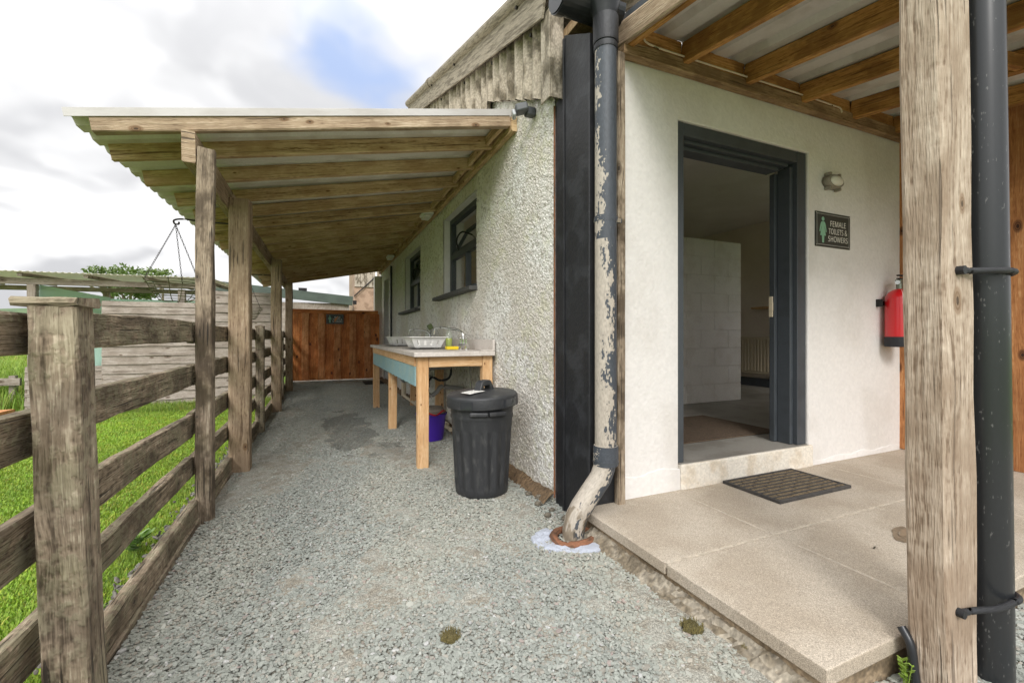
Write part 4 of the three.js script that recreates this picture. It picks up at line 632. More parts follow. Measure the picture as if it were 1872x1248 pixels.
// ------------------------------------------------------------------ outdoor washing-up table
const CT = 0.922;                                  // counter height
{
  const t = thing('sink_table', 'outdoor washing-up table with pine legs, pale counter and blue boarded front', 'sink table');
  const z0 = -6.78, z1 = -3.40;
  // counter with two bowl cut-outs
  const bowls = [[-4.30, 0.22], [-5.75, 0.22]], s = new THREE.Shape(); [[0.655, z0], [1.325, z0], [1.325, z1], [0.655, z1]].forEach(([x, z], i) => i ? s.lineTo(x, -z) : s.moveTo(x, -z));
  for (const [z, r] of bowls) { const h = new THREE.Path(); [[0.78, z - r], [0.78, z + r], [1.13, z + r], [1.13, z - r]].forEach(([x, q], i) => i ? h.lineTo(x, -q) : h.moveTo(x, -q)); s.holes.push(h); }
  const cg = new THREE.ExtrudeGeometry(s, { depth: 0.028, bevelEnabled: true, bevelSize: 0.004, bevelThickness: 0.004, bevelSegments: 2, bevelOffset: -0.004 }); cg.rotateX(-Math.PI / 2); cg.translate(0, CT - 0.032, 0); mesh('counter', boxUV(cg), MAT.counter, t);
  mesh('splashback', bx(1.312, 1.332, CT + 0.002, CT + 0.098, -6.7, -3.42, 0.003), MAT.counter, t); mesh('end_upstand', bx(1.20, 1.311, CT + 0.001, CT + 0.012, -3.43, -3.405, 0.003), MAT.counter, t);
  for (const [z, i] of [[-3.485, 0], [-5.10, 1], [-6.69, 2]]) { mesh('leg', timber(V(0.735, -0.02, z), V(0.735, 0.886, z), UX, 0.088, 0.068, { seed: 520 + i, c: 0.004, j: 0.001 }), WOOD.pine, t); mesh('leg', timber(V(1.275, -0.02, z + 0.005), V(1.275, 0.886, z + 0.005), UX, 0.09, 0.07, { seed: 530 + i, c: 0.004, j: 0.001 }), WOOD.pine, t); }
  mesh('side_rail', timber(V(0.782, 0.842, -3.475), V(1.228, 0.842, -3.475), UY, 0.085, 0.044, { seed: 541, c: 0.003, j: 0.001 }), WOOD.pine, t);
  mesh('front_rail', timber(V(0.700, 0.845, -3.53), V(0.700, 0.845, -6.65), UY, 0.078, 0.04, { seed: 543, c: 0.003, j: 0.0015, seg: 8 }), WOOD.pine, t); mesh('back_rail', timber(V(1.29, 0.842, -3.54), V(1.29, 0.842, -6.65), UY, 0.085, 0.04, { seed: 544 }), WOOD.pine, t);
  for (let i = 0; i < 31; i++) { const z = -3.58 - i * 0.1; mesh('blue_board', bx(0.684, 0.698, 0.645 + 0.004 * Math.sin(i * 3), 0.805, z - 0.0485, z + 0.0485, 0.004), MAT.blue, t); }
  for (const [z, r] of bowls) {
    const g = []; const x0 = 0.775, x1 = 1.135, ya = CT - 0.19; g.push(bx(x0, x1, ya, ya + 0.004, z - r, z + r, 0), bx(x0 - 0.002, x0 + 0.001, ya, CT + 0.001, z - r, z + r, 0), bx(x1 - 0.001, x1 + 0.002, ya, CT + 0.001, z - r, z + r, 0), bx(x0, x1, ya, CT + 0.0012, z - r - 0.002, z - r + 0.001, 0), bx(x0, x1, ya, CT + 0.0012, z + r - 0.001, z + r + 0.002, 0)); g.push(bx(x0 - 0.025, x0, CT + 0.0005, CT + 0.005, z - r - 0.02, z + r + 0.02, 0.002), bx(x1, x1 + 0.025, CT + 0.0005, CT + 0.005, z - r - 0.02, z + r + 0.02, 0.002), bx(x0, x1, CT + 0.0006, CT + 0.005, z + r, z + r + 0.02, 0.002), bx(x0, x1, CT + 0.0006, CT + 0.005, z - r - 0.02, z - r, 0.002));
    const bm = mesh('sink_bowl', g, plain('#8a8985', 0.5, 0.7), t);
    mesh('waste_pipe', [tube([[0.95, ya, z], [0.95, ya - 0.03, z]], 0.045, 16), tube([[0.95, ya - 0.03, z], [0.95, ya - 0.20, z]], 0.024, 14), tube(curve([[0.95, ya - 0.19, z], [0.955, ya - 0.25, z], [1.0, ya - 0.27, z], [1.05, ya - 0.24, z], [1.09, ya - 0.19, z], [1.2, ya - 0.2, z], [1.33, ya - 0.22, z]], 20), 0.022, 12), tube([[0.95, ya - 0.14, z], [0.95, ya - 0.19, z]], 0.034, 14)], MAT.greyPlastic, bm);
    mesh('overflow_hose', tube(curve([[1.13, ya + 0.1, z + 0.1], [1.17, ya - 0.02, z + 0.1], [1.15, ya - 0.10, z + 0.08], [1.07, ya - 0.12, z + 0.05], [1.0, ya - 0.09, z + 0.02], [0.96, ya - 0.14, z]], 24), 0.0115, 9), MAT.rubber, bm);
    mesh('supply_hose', [tube(curve([[1.2, CT - 0.03, z + 0.45], [1.25, CT - 0.15, z + 0.44], [1.27, CT - 0.30, z + 0.42]], 10), 0.007, 7), tube([[1.27, CT - 0.30, z + 0.42], [1.27, CT - 0.36, z + 0.42]], 0.011, 8)], MAT.steel, bm);
  }
  for (const z of [-3.93, -5.28]) {
    const x = 1.215, k = []; for (const o of [-0.09, 0.09]) { k.push(tube([[x, CT, z + o], [x, CT + 0.012, z + o]], 0.024, 14), tube([[x, CT + 0.012, z + o], [x, CT + 0.075, z + o]], 0.014, 12)); }
    k.push(tube([[x, CT + 0.045, z - 0.11], [x, CT + 0.045, z + 0.11]], 0.018, 12), tube([[x, CT + 0.045, z], [x, CT + 0.10, z]], 0.016, 12));
    const m = mesh('mixer_tap', k, MAT.chrome, t);
    mesh('spout', tube(curve([[x, CT + 0.09, z], [x - 0.005, CT + 0.15, z - 0.015], [x - 0.035, CT + 0.185, z - 0.07], [x - 0.10, CT + 0.200, z - 0.18], [x - 0.155, CT + 0.212, z - 0.27], [x - 0.19, CT + 0.195, z - 0.325], [x - 0.20, CT + 0.145, z - 0.34]], 30), 0.0105, 12), MAT.chrome, m);
    for (const o of [-0.09, 0.09]) mesh('tap_handle', [tube([[x, CT + 0.075, z + o], [x, CT + 0.10, z + o]], 0.011, 10), tube([[x - 0.024, CT + 0.108, z + o], [x + 0.024, CT + 0.108, z + o]], 0.007, 8), tube([[x, CT + 0.108, z + o - 0.024], [x, CT + 0.108, z + o + 0.024]], 0.007, 8)], MAT.chrome, m);
  }
}
// things on and under the table
function dishRack(z, x, label) {
  const r = thing('dish_rack', label, 'dish rack', 'white dish racks on the counter');
  const L = 0.22, W = 0.17, y0 = CT + 0.016, y1 = CT + 0.115, l = 0.175, w = 0.125, n = [], wall = (a, b, c, d) => { // slanted side with slots: solid top and bottom bands joined by bars
    const P = (s, t) => V(0, 0, 0).lerpVectors(V(...a).lerp(V(...b), s), V(...d).lerp(V(...c), s), t), quad = (s0, s1, t0, t1) => { const p = [P(s0, t0), P(s1, t0), P(s1, t1), P(s0, t1)], g = new THREE.BufferGeometry(), v = []; const nn = p[1].clone().sub(p[0]).cross(p[3].clone().sub(p[0])).normalize().multiplyScalar(0.003), q = p.map((e) => e.clone().add(nn)); const f = (e, h, i, j) => v.push(...e.toArray(), ...h.toArray(), ...i.toArray(), ...e.toArray(), ...i.toArray(), ...j.toArray()); f(...p.slice().reverse()); f(...q); for (let i = 0; i < 4; i++) f(p[i], p[(i + 1) % 4], q[(i + 1) % 4], q[i]); g.setAttribute('position', new THREE.Float32BufferAttribute(v, 3)); g.computeVertexNormals(); return g; };
    n.push(quad(0, 1, 0, 0.22), quad(0, 1, 0.72, 1)); for (let i = 0; i <= 4; i++) { const s = i / 4 * 0.86; n.push(quad(s, s + 0.14, 0.22, 0.72)); } };
  wall([-w, y0, l], [w, y0, l], [W, y1, L], [-W, y1, L]); wall([w, y0, l], [w, y0, -l], [W, y1, -L], [W, y1, L]); wall([w, y0, -l], [-w, y0, -l], [-W, y1, -L], [W, y1, -L]); wall([-w, y0, -l], [-w, y0, l], [-W, y1, L], [-W, y1, -L]);
  const T = new THREE.Matrix4().makeTranslation(x, 0, z);
  mesh('tray', [...n, bx(-w, w, y0, y0 + 0.004, -l, l, 0), ...[[-0.09, 0.13], [0.09, 0.13], [-0.09, -0.13], [0.09, -0.13]].map(([a, b]) => bx(a - 0.015, a + 0.015, CT + 0.0055, y0, b - 0.015, b + 0.015, 0.003))].map((g) => clean(g).applyMatrix4(T)), MAT.whitePlastic, r);
  mesh('rim', [bx(-W - 0.02, -W + 0.002, y1 - 0.002, y1 + 0.005, -L - 0.02, L + 0.02, 0.002), bx(W - 0.002, W + 0.02, y1 - 0.002, y1 + 0.005, -L - 0.02, L + 0.02, 0.002), bx(-W + 0.002, W - 0.002, y1 - 0.002, y1 + 0.0048, L - 0.002, L + 0.02, 0.002), bx(-W + 0.002, W - 0.002, y1 - 0.002, y1 + 0.0048, -L - 0.02, -L + 0.002, 0.002)].map((g) => g.applyMatrix4(T)), MAT.whitePlastic, r);
}
dishRack(-4.44, 0.955, 'white plastic dish rack beside the tap with the sponge'); dishRack(-5.76, 0.955, 'white plastic dish rack over the sink by the far end');
{
  single('sponge', bx(1.05, 1.16, CT + 0.004, CT + 0.032, -3.98, -3.90, 0.005), MAT.yellow, 'yellow sponge by the base of the mixer tap', 'sponge');
  const bottle = (x, z, h, liq, label) => { const b = thing('soap_bottle', label, 'bottle', 'clear bottles on the counter'); mesh('body', lathe([[0, 0], [0.036, 0.002], [0.038, 0.02], [0.038, h * 0.62], [0.030, h * 0.80], [0.012, h * 0.9], [0.012, h], [0, h]], 24, x, CT + 0.004, z), MAT.clear, b); mesh('liquid', lathe([[0, 0.004], [0.034, 0.006], [0.035, h * 0.5], [0, h * 0.5]], 20, x, CT + 0.005, z), liq, b); mesh('cap', lathe([[0, h + 0.03], [0.012, h + 0.028], [0.014, h], [0, h]], 16, x, CT + 0.004, z), MAT.clear, b); };
  bottle(1.235, -4.52, 0.20, plain('#b7c520', 0.2), 'clear bottle of lime green washing-up liquid by the splashback'); bottle(1.24, -5.55, 0.21, plain('#c9cdc8', 0.2), 'clear bottle behind the far dish rack');
  const br = thing('dish_brush', 'dish brush with green bristles standing in the near dish rack', 'brush'); mesh('handle', tube([[1.0, CT + 0.06, -4.36], [1.03, CT + 0.19, -4.46]], 0.007, 8), plain('#4a4d48', 0.5), br); const bh = bx(-0.026, 0.026, -0.014, 0.042, -0.018, 0.018, 0.008); bh.rotateZ(0.5); bh.translate(1.03, CT + 0.21, -4.47); mesh('bristles', bh, MAT.green, br);
  const bk = thing('bucket', 'purple plastic bucket with red handle under the sink table', 'bucket'); const bx0 = 1.02, bz = -4.40;
  mesh('body', lathe([[0, 0.004], [0.112, 0.0], [0.118, 0.01], [0.148, 0.255], [0.158, 0.26], [0.158, 0.272], [0.146, 0.272], [0.113, 0.015], [0, 0.012]], 40, bx0, 0, bz), MAT.purple, bk);
  mesh('handle', tube(curve([[bx0 + 0.15, 0.262, bz - 0.02], [bx0 + 0.10, 0.30, bz + 0.09], [bx0 - 0.0, 0.272, bz + 0.166], [bx0 - 0.09, 0.30, bz + 0.10], [bx0 - 0.15, 0.262, bz]], 24), 0.008, 8), MAT.red, bk);
  mesh('lid', lathe([[0, 0.335], [0.08, 0.335], [0.105, 0.33], [0.115, 0.31], [0.125, 0.28], [0.13, 0.274]], 32, bx0 + 0.01, 0, bz), dirty([150, 140, 128], [116, 104, 90], { f: 8, seed: 82 }), bk);
}
single('waste_drain', [tube([[1.25, 0.06, -7.4], [1.25, 0.06, -4.5]], 0.022, 10), tube([[1.25, 0.06, -7.4], [1.25, 0.5, -7.4]], 0.04, 12), tube([[1.25, 0.10, -6.4], [1.25, 0.10, -4.6]], 0.014, 8)], MAT.cream, 'cream waste pipes running along the foot of the wall', 'pipe');
single('rubber_mat', bx(0.85, 1.25, 0.006, 0.022, -10.55, -9.85, 0.004), MAT.dark, 'dark rubber mat outside the far toilet door', 'mat');

// ------------------------------------------------------------------ patio things
{
  const m = thing('door_mat', 'black rubber scraper mat with brown bristle strips before the step', 'mat');
  const x0 = 2.318, x1 = 2.968, z0 = -2.0, z1 = -1.622, y = 0.1215;
  mesh('rubber_base', [bx(x0, x1, y, y + 0.007, z0, z1, 0.002), bx(x0, x0 + 0.014, y + 0.006, y + 0.019, z0, z1, 0.004), bx(x1 - 0.014, x1, y + 0.006, y + 0.019, z0, z1, 0.004), bx(x0 + 0.014, x1 - 0.014, y + 0.006, y + 0.0188, z0, z0 + 0.012, 0.004), bx(x0 + 0.014, x1 - 0.014, y + 0.006, y + 0.0188, z1 - 0.012, z1, 0.004)], MAT.matRubber, m);
  for (let r = 0; r < 9; r++) { const za = z0 + 0.02 + r * 0.0385; for (let k = 0; k < 5; k++) { const w = (x1 - x0 - 0.04) / 4.5, xa = x0 + 0.02 + (k - (r % 2 ? 0.5 : 0)) * w, a = Math.max(x0 + 0.018, xa + 0.006), b = Math.min(x1 - 0.018, xa + w - 0.006); if (b - a < 0.03) continue; mesh('bristle_strip', bx(a, b, y + 0.006, y + 0.016, za + 0.003, za + 0.027, 0.003), MAT.bristle, m); } mesh('rubber_rib', bx(x0 + 0.014, x1 - 0.014, y + 0.006, y + 0.0175, za + 0.029, za + 0.0365, 0.002), MAT.matRubber, m); }
  single('indoor_mat', bx(2.38, 3.42, 0.2695, 0.278, -3.18, -2.40, 0.003), MAT.doormat, 'brown carpet mat on the grey floor inside the doorway', 'mat');
  const rad = thing('radiator', 'cream panel radiator on the wall inside the doorway', 'radiator'); mesh('panel', [bx(6.14, 6.165, 0.47, 1.04, -5.2, -3.4, 0.006)], MAT.cream, rad); for (let z = -5.16; z < -3.42; z += 0.055) mesh('rib', bx(6.128, 6.141, 0.51, 1.0, z, z + 0.03, 0.005), MAT.cream, rad); mesh('bracket', [bx(6.166, 6.219, 0.6, 0.64, -5, -4.96, 0.002), bx(6.166, 6.219, 0.6, 0.64, -3.7, -3.66, 0.002)], MAT.cream, rad);
}
{
  const e = thing('fire_extinguisher', 'red fire extinguisher with black hose hung on the white wall', 'fire extinguisher'); const x = 4.135, z = -1.925, y = 0.965;
  const c = document.createElement('canvas'); c.width = 512; c.height = 256; const k = c.getContext('2d'); k.fillStyle = '#c4121c'; k.fillRect(0, 0, 512, 256); k.strokeStyle = '#efe6e0'; k.lineWidth = 3; k.strokeRect(6, 60, 110, 150); k.strokeRect(440, 60, 66, 150); k.fillStyle = '#efe6e0'; for (let i = 0; i < 4; i++) k.fillRect(440, 150 + i * 12, 66, 4); const map = new THREE.CanvasTexture(c); map.colorSpace = THREE.SRGBColorSpace;
  mesh('cylinder', lathe([[0.088, 0.07], [0.088, 0.37], [0.083, 0.40], [0.066, 0.428], [0.04, 0.445], [0.028, 0.45]], 40, x, y, z), new THREE.MeshPhysicalMaterial({ map, roughness: 0.3, clearcoat: 0.6, clearcoatRoughness: 0.15 }), e);
  mesh('base_ring', lathe([[0, 0.002], [0.084, 0.0], [0.092, 0.006], [0.092, 0.078], [0.086, 0.08]], 40, x, y, z), MAT.rubber, e);
  mesh('valve', [tube([[x, y + 0.445, z], [x, y + 0.50, z]], 0.020, 14), bx(x - 0.02, x + 0.02, y + 0.495, y + 0.525, z - 0.02, z + 0.02)], plain('#7a7f72', 0.4, 0.6), e);
  mesh('lever', [bx(x - 0.02, x + 0.11, y + 0.528, y + 0.538, z - 0.012, z + 0.012, 0.003), bx(x - 0.02, x + 0.10, y + 0.552, y + 0.563, z - 0.011, z + 0.011, 0.003)], MAT.rubber, e);
  mesh('pressure_gauge', tube([[x - 0.02, y + 0.50, z], [x - 0.045, y + 0.50, z + 0.01]], 0.016, 14), MAT.steel, e);
  mesh('hose', tube(curve([[x + 0.02, y + 0.49, z + 0.02], [x + 0.06, y + 0.45, z + 0.085], [x + 0.035, y + 0.33, z + 0.105], [x - 0.01, y + 0.2, z + 0.103], [x - 0.022, y + 0.10, z + 0.100]], 24), 0.0125, 10), MAT.rubber, e);
  mesh('nozzle', [tube([[x - 0.022, y + 0.11, z + 0.1], [x - 0.024, y + 0.05, z + 0.099]], 0.0145, 10)], MAT.whitePlastic, e);
  mesh('wall_bracket', [bx(x - 0.108, x - 0.096, y + 0.315, y + 0.375, -2.03, -1.985, 0.004), bx(x - 0.095, x + 0.06, y + 0.33, y + 0.36, -2.03, -2.01, 0.003)], MAT.dark, e);
}
// ------------------------------------------------------------------ hanging baskets
function basket(hx, hy, hz, px, label) {
  const b = thing('hanging_basket', label, 'hanging basket', 'empty wire baskets on the lean-to posts');
  mesh('bracket', [tube(curve([[px, hy + 0.03, hz], [(px + hx) / 2, hy + 0.03, hz], [hx + 0.02, hy + 0.033, hz], [hx - 0.012, hy + 0.018, hz], [hx - 0.006, hy - 0.004, hz], [hx + 0.018, hy - 0.004, hz], [hx + 0.02, hy + 0.012, hz]], 30), 0.0065, 8), bx(px - 0.004, px + 0.006, hy - 0.16, hy + 0.06, hz - 0.012, hz + 0.012, 0.002)], MAT.iron, b);
  const ry = hy - 0.43, R0 = 0.185, link = new THREE.TorusGeometry(0.0075, 0.0018, 5, 8); link.scale(0.7, 1.25, 1);
  for (let k = 0; k < 3; k++) { const a = k * 2.094 + 2.6, A = V(hx, hy - 0.012, hz), B = V(hx + R0 * Math.cos(a), ry, hz + R0 * Math.sin(a)), n = 30, gs = [], d = B.clone().sub(A).normalize(), qt = new THREE.Quaternion().setFromUnitVectors(UY, d); for (let i = 0; i < n; i++) { const g = link.clone(); g.rotateY(i % 2 ? 1.57 : 0); g.applyQuaternion(qt); const p = A.clone().lerp(B, (i + 0.5) / n); g.translate(p.x, p.y, p.z); gs.push(g); } mesh('chain', gs, MAT.iron, b); }
  const hoop = (r, y) => { const g = new THREE.TorusGeometry(r, 0.0026, 6, 40); g.rotateX(Math.PI / 2); g.translate(hx, y, hz); return g; };
  const fr = [hoop(R0, ry), hoop(R0 * 0.97, ry - 0.02)], wires = []; for (let k = 1; k < 7; k++) wires.push(hoop(mix(R0, 0.105, k / 7), ry - 0.14 * k / 7)); wires.push(hoop(0.10, ry - 0.145));
  mesh('rim', fr, plain('#4a4a26', 0.5), b);
  const leg = []; for (let k = 0; k < 6; k++) { const a = k * 1.047 + 2.6; leg.push(tube(curve([[hx + (R0 + 0.012) * Math.cos(a), ry + 0.008, hz + (R0 + 0.012) * Math.sin(a)], [hx + R0 * Math.cos(a), ry - 0.006, hz + R0 * Math.sin(a)], [hx + 0.10 * Math.cos(a), ry - 0.145, hz + 0.10 * Math.sin(a)], [hx, ry - 0.15, hz]], 10), 0.0028, 6)); }
  mesh('wires', wires.concat(leg), plain('#4a4a26', 0.5), b);
}
basket(-1.0, 1.89, -3.99, -0.656, 'empty wire hanging basket on chains from the thick lean-to post'); basket(-0.93, 1.86, -6.9, -0.644, 'empty wire hanging basket behind the thick lean-to post, before the screen');

// ------------------------------------------------------------------ beyond the fence
function screen(label, x0, x1, z, h, step, seed) {
  const s = thing('board_screen', label, 'screen', 'silvery board screens beyond the lawn'); let y = -0.06, i = 0;
  while (y < h - 0.02) { const e = Math.min(step * mix(0.85, 1.15, hsh(i, seed)), h - y); mesh('board', timber(V(x0 - 0.01, y + e / 2 + 0.01, z + 0.012), V(x1 + 0.01, y + e / 2 + 0.01, z + 0.012), V(0, 1, -0.14), e + 0.03, 0.016, { seed: seed + i, c: 0.002, j: 0.002, wane: y < 0.25 ? 0.022 : 0.004, seg: 8, bow: 0.004 }), WOOD.silver, s); y += e; i++; }
  for (const x of [x0 + 0.05, x1 - 0.05]) mesh('post', timber(V(x, -0.1, z - 0.05), V(x, h, z - 0.05), UX, 0.07, 0.07, { seed: seed + 40 }), WOOD.silver, s);
}
screen('long silvery board screen beyond the lawn', -2.97, -1.78, -8.35, 1.545, 0.125, 610); screen('taller silvery board screen behind the lean-to posts', -1.775, -0.76, -8.32, 1.74, 0.15, 640); screen('low silvery board screen below the green netting', -3.92, -2.99, -8.60, 0.575, 0.12, 670);
{
  const s = thing('net_shelter', 'low shelter with clear sheet roof and green netting walls', 'shelter'); const y = 1.80, zf = -8.62, zb = -11.0, xa = -8.5, xb = -1.62;
  mesh('front_beam', timber(V(xa, y, zf), V(xb, y + 0.06, zf), UY, 0.085, 0.06, { seed: 701, j: 0.002 }), WOOD.silver, s); mesh('rear_beam', timber(V(xa, y + 0.12, zb), V(xb, y + 0.16, zb), UY, 0.085, 0.06, { seed: 702 }), WOOD.silver, s);
  for (let x = xa + 0.25, i = 0; x < xb; x += 0.72, i++) mesh('rafter', timber(V(x, y + 0.085 + (x - xa) * 0.009, zf + 0.16), V(x, y + 0.20 + (x - xa) * 0.006, zb - 0.1), UY, 0.05, 0.05, { seed: 705 + i }), WOOD.silver, s);
  for (const [x, z, h] of [[-3.86, zf, y], [-2.08, zf - 0.02, y], [-3.86, zb, y + 0.1], [-1.7, zb, y + 0.1], [-6.2, zf, y]]) mesh('post', timber(V(x, -0.1, z), V(x, h, z), UX, 0.095, 0.09, { seed: 720 + ((x * z) | 0) }), WOOD.silver, s);
  const sh = place(ribbed(boxRib(6.9, 0.075, 0.008), 2.75, 0.002), V(1, 0.009, 0).normalize(), V(0, 1, 0.04).normalize(), V(0, 0.04, -1).normalize(), V(xa - 0.05, y + 0.118, zf + 0.22)); mesh('clear_roof', sh, new THREE.MeshPhysicalMaterial({ color: new THREE.Color('#f4f0e4'), roughness: 0.7, transmission: 0.35, thickness: 0 }), s);
  // netting, sagging a little
  const net = (a, b, y0, y1, sag) => { const g = new THREE.PlaneGeometry(1, 1, 24, 10), p = g.attributes.position; for (let i = 0; i < p.count; i++) { const u = p.getX(i) + 0.5, v = p.getY(i) + 0.5, n = 0.07 * (fbm(u * 6, v * 4 + sag, 3) - 0.5); p.setXYZ(i, mix(a[0], b[0], u) + n, mix(y0, y1, v), mix(a[1], b[1], u) + n); } g.computeVertexNormals(); return g; };
  const nm = new THREE.MeshPhysicalMaterial({ color: new THREE.Color('#bfe0d2'), roughness: 0.95, transmission: 0.5, thickness: 0, side: THREE.DoubleSide });
  mesh('netting', net([-3.86, zb], [-1.7, zb], 0.0, y - 0.02, 1), nm, s); mesh('netting', net([-3.80, zf], [-3.80, zb], 0.5, y, 3), nm, s); mesh('netting', net([-3.85, zf - 0.09], [-2.9, zf - 0.09], 0.45, 1.35, 5), nm, s);
}
{ // low buildings behind the gate
  const sh = thing('green_roofed_shed', 'low shed with dark green roof edge behind the plank gate', 'shed'); mesh('roof_edge', timber(V(-3.3, 2.46, -14), V(0.85, 2.10, -14), UY, 0.26, 0.12, { c: 0.004, j: 0, bow: 0, seed: 3 }), MAT.roofGreen, sh); mesh('wall', bx(-3.2, 0.75, -0.1, 2.02, -17, -14.05, 0), WOOD.silver, sh); mesh('roof', timber(V(-3.3, 2.58, -15.6), V(0.85, 2.22, -15.6), UZ, 3.1, 0.05, { j: 0, bow: 0, seed: 4 }), MAT.roofGreen, sh); mesh('gutter_end', bx(0.86, 0.96, 2.0, 2.12, -14.05, -13.95), MAT.dark, sh); mesh('vent', bx(-0.62, -0.4, 2.36, 2.44, -14.1, -14), MAT.dark, sh);
  const fb = thing('far_barn', 'pinkish brown clad barn end beyond the plank gate', 'building'); mesh('wall', bx(1.02, 4.5, -0.1, 4.2, -19, -16, 0), MAT.farBrown, fb); for (let i = 0; i < 4; i++) mesh('cladding_board', bx(1.03 + i * 0.2, 1.22 + i * 0.2, 2.75, 4.25, -15.99, -15.95, 0.004), MAT.fibre, fb); mesh('verge_trim', timber(V(1.02, 2.42, -15.93), V(1.75, 3.15, -15.93), UY, 0.035, 0.03, { seed: 9 }), MAT.dark, fb); mesh('downpipe', tube([[1.74, 0, -15.92], [1.74, 4.1, -15.92]], 0.035, 10), MAT.whitePlastic, fb); mesh('roof', bx(0.95, 4.6, 4.2, 4.3, -19.1, -15.85, 0), MAT.roofGreen, fb);
  const bed = thing('raised_bed', 'timber raised bed with pale boarded top beyond the fence', 'planter'); mesh('side_board', timber(V(-5.2, 0.10, -6.15), V(-3.05, 0.10, -6.05), UY, 0.26, 0.05, { seed: 741 }), WOOD.rail, bed); mesh('top_board', timber(V(-5.2, 0.245, -6.35), V(-3.05, 0.245, -6.25), UZ, 0.45, 0.03, { seed: 742 }), WOOD.clad, bed); mesh('side_board', timber(V(-5.2, 0.10, -6.6), V(-3.05, 0.10, -6.5), UY, 0.26, 0.05, { seed: 743 }), WOOD.rail, bed);
  const rf = thing('field_fence', 'single pale fence rail on short posts in the field', 'fence'); mesh('rail', timber(V(-8.5, 0.33, -10.4), V(-4.35, 0.33, -9.4), UY, 0.11, 0.04, { seed: 750 }), WOOD.silver, rf); for (const x of [-4.5, -6.4, -8.3]) mesh('post', timber(V(x, -0.1, -9.5 - (-4.35 - x) * 0.24), V(x, 0.42, -9.5 - (-4.35 - x) * 0.24), UX, 0.08, 0.08, { seed: 752 }), WOOD.silver, rf);
}
// trees and hedge: leaf-sized faces spread through each crown's volume
function leafCrown(c, r, n, size, seed, flat = 1) {
  const q = rng(seed), pos = [], lobes = []; for (let i = 0; i < 14; i++) { const a = q() * 6.28, d = Math.sqrt(q()); lobes.push([c[0] + Math.cos(a) * d * r[0], c[1] + (q() - 0.35) * r[1] * 1.2 * (1 - 0.5 * d), c[2] + Math.sin(a) * d * r[2], mix(0.28, 0.5, q())]); }
  for (let i = 0; i < n; i++) { const L = lobes[(q() * lobes.length) | 0]; const u = V(q() - 0.5, q() - 0.5, q() - 0.5).normalize().multiplyScalar(Math.pow(q(), 0.4) * L[3]), p = V(L[0] + u.x * r[0], L[1] + u.y * r[1] * flat, L[2] + u.z * r[2]); const a = V(q() - 0.5, q() - 0.5, q() - 0.5).normalize(), b = V(q() - 0.5, q() - 0.2, q() - 0.5).cross(a).normalize(), s = size * mix(0.6, 1.4, q()); const A = p.clone().addScaledVector(a, s), B = p.clone().addScaledVector(b, s * 0.45), C = p.clone().addScaledVector(a, -s), D = p.clone().addScaledVector(b, -s * 0.45); pos.push(...A.toArray(), ...B.toArray(), ...C.toArray(), ...A.toArray(), ...C.toArray(), ...D.toArray()); }
  const g = new THREE.BufferGeometry(); g.setAttribute('position', new THREE.Float32BufferAttribute(pos, 3)); g.computeVertexNormals(); return g;
}
const leafMat = (r, g, b) => new THREE.MeshPhysicalMaterial({ color: new THREE.Color().setRGB(r, g, b), roughness: 0.7, transmission: 0.35, thickness: 0, side: THREE.DoubleSide });
{
  const t = thing('ash_tree', 'broad leafy tree top showing above the shelter roof', 'tree'); const x = -10.2, z = -31.5;
  mesh('trunk', tube([[x, -0.1, z], [x + 0.1, 1.6, z], [x, 3.2, z]], [0.26, 0.2, 0.1], 12), WOOD.rail, t); for (let k = 0; k < 6; k++) { const a = k * 1.05; mesh('limb', tube(curve([[x, 1.9 + k * 0.15, z], [x + Math.cos(a) * 0.8, 3 + k * 0.1, z + Math.sin(a) * 0.8], [x + Math.cos(a) * 1.7, 3.9, z + Math.sin(a) * 1.6]], 6), 0.05, 7), WOOD.rail, t); }
  mesh('crown', leafCrown([x, 3.85, z], [1.35, 1.4, 1.35], 4600, 0.10, 811), leafMat(0.13, 0.20, 0.035), t);
  const t2 = thing('small_tree', 'thin leafy branch top beside the hanging basket chain', 'tree'); mesh('trunk', tube([[-8.1, -0.1, -30], [-8.1, 4.3, -30]], [0.1, 0.04], 8), WOOD.rail, t2); mesh('crown', leafCrown([-8.05, 4.35, -30], [0.5, 0.5, 0.5], 300, 0.09, 812), leafMat(0.15, 0.22, 0.04), t2);
  for (let k = 0; k < 9; k++) { const px = -62 + k * 6.2, pz = -64 - (k % 3) * 3, h = 2.6 + (k * 7 % 5) * 0.35, b = thing('field_bush', 'rounded green bush in the hedge line across the field', 'bush', 'hedge across the field'); mesh('stem', tube([[px, -0.1, pz], [px, h * 0.5, pz]], 0.12, 7), WOOD.rail, b); mesh('crown', leafCrown([px, h * 0.5, pz], [4.2, h * 0.62, 2.4], 2600, 0.22, 830 + k), leafMat(0.08, 0.14, 0.03), b); }
}
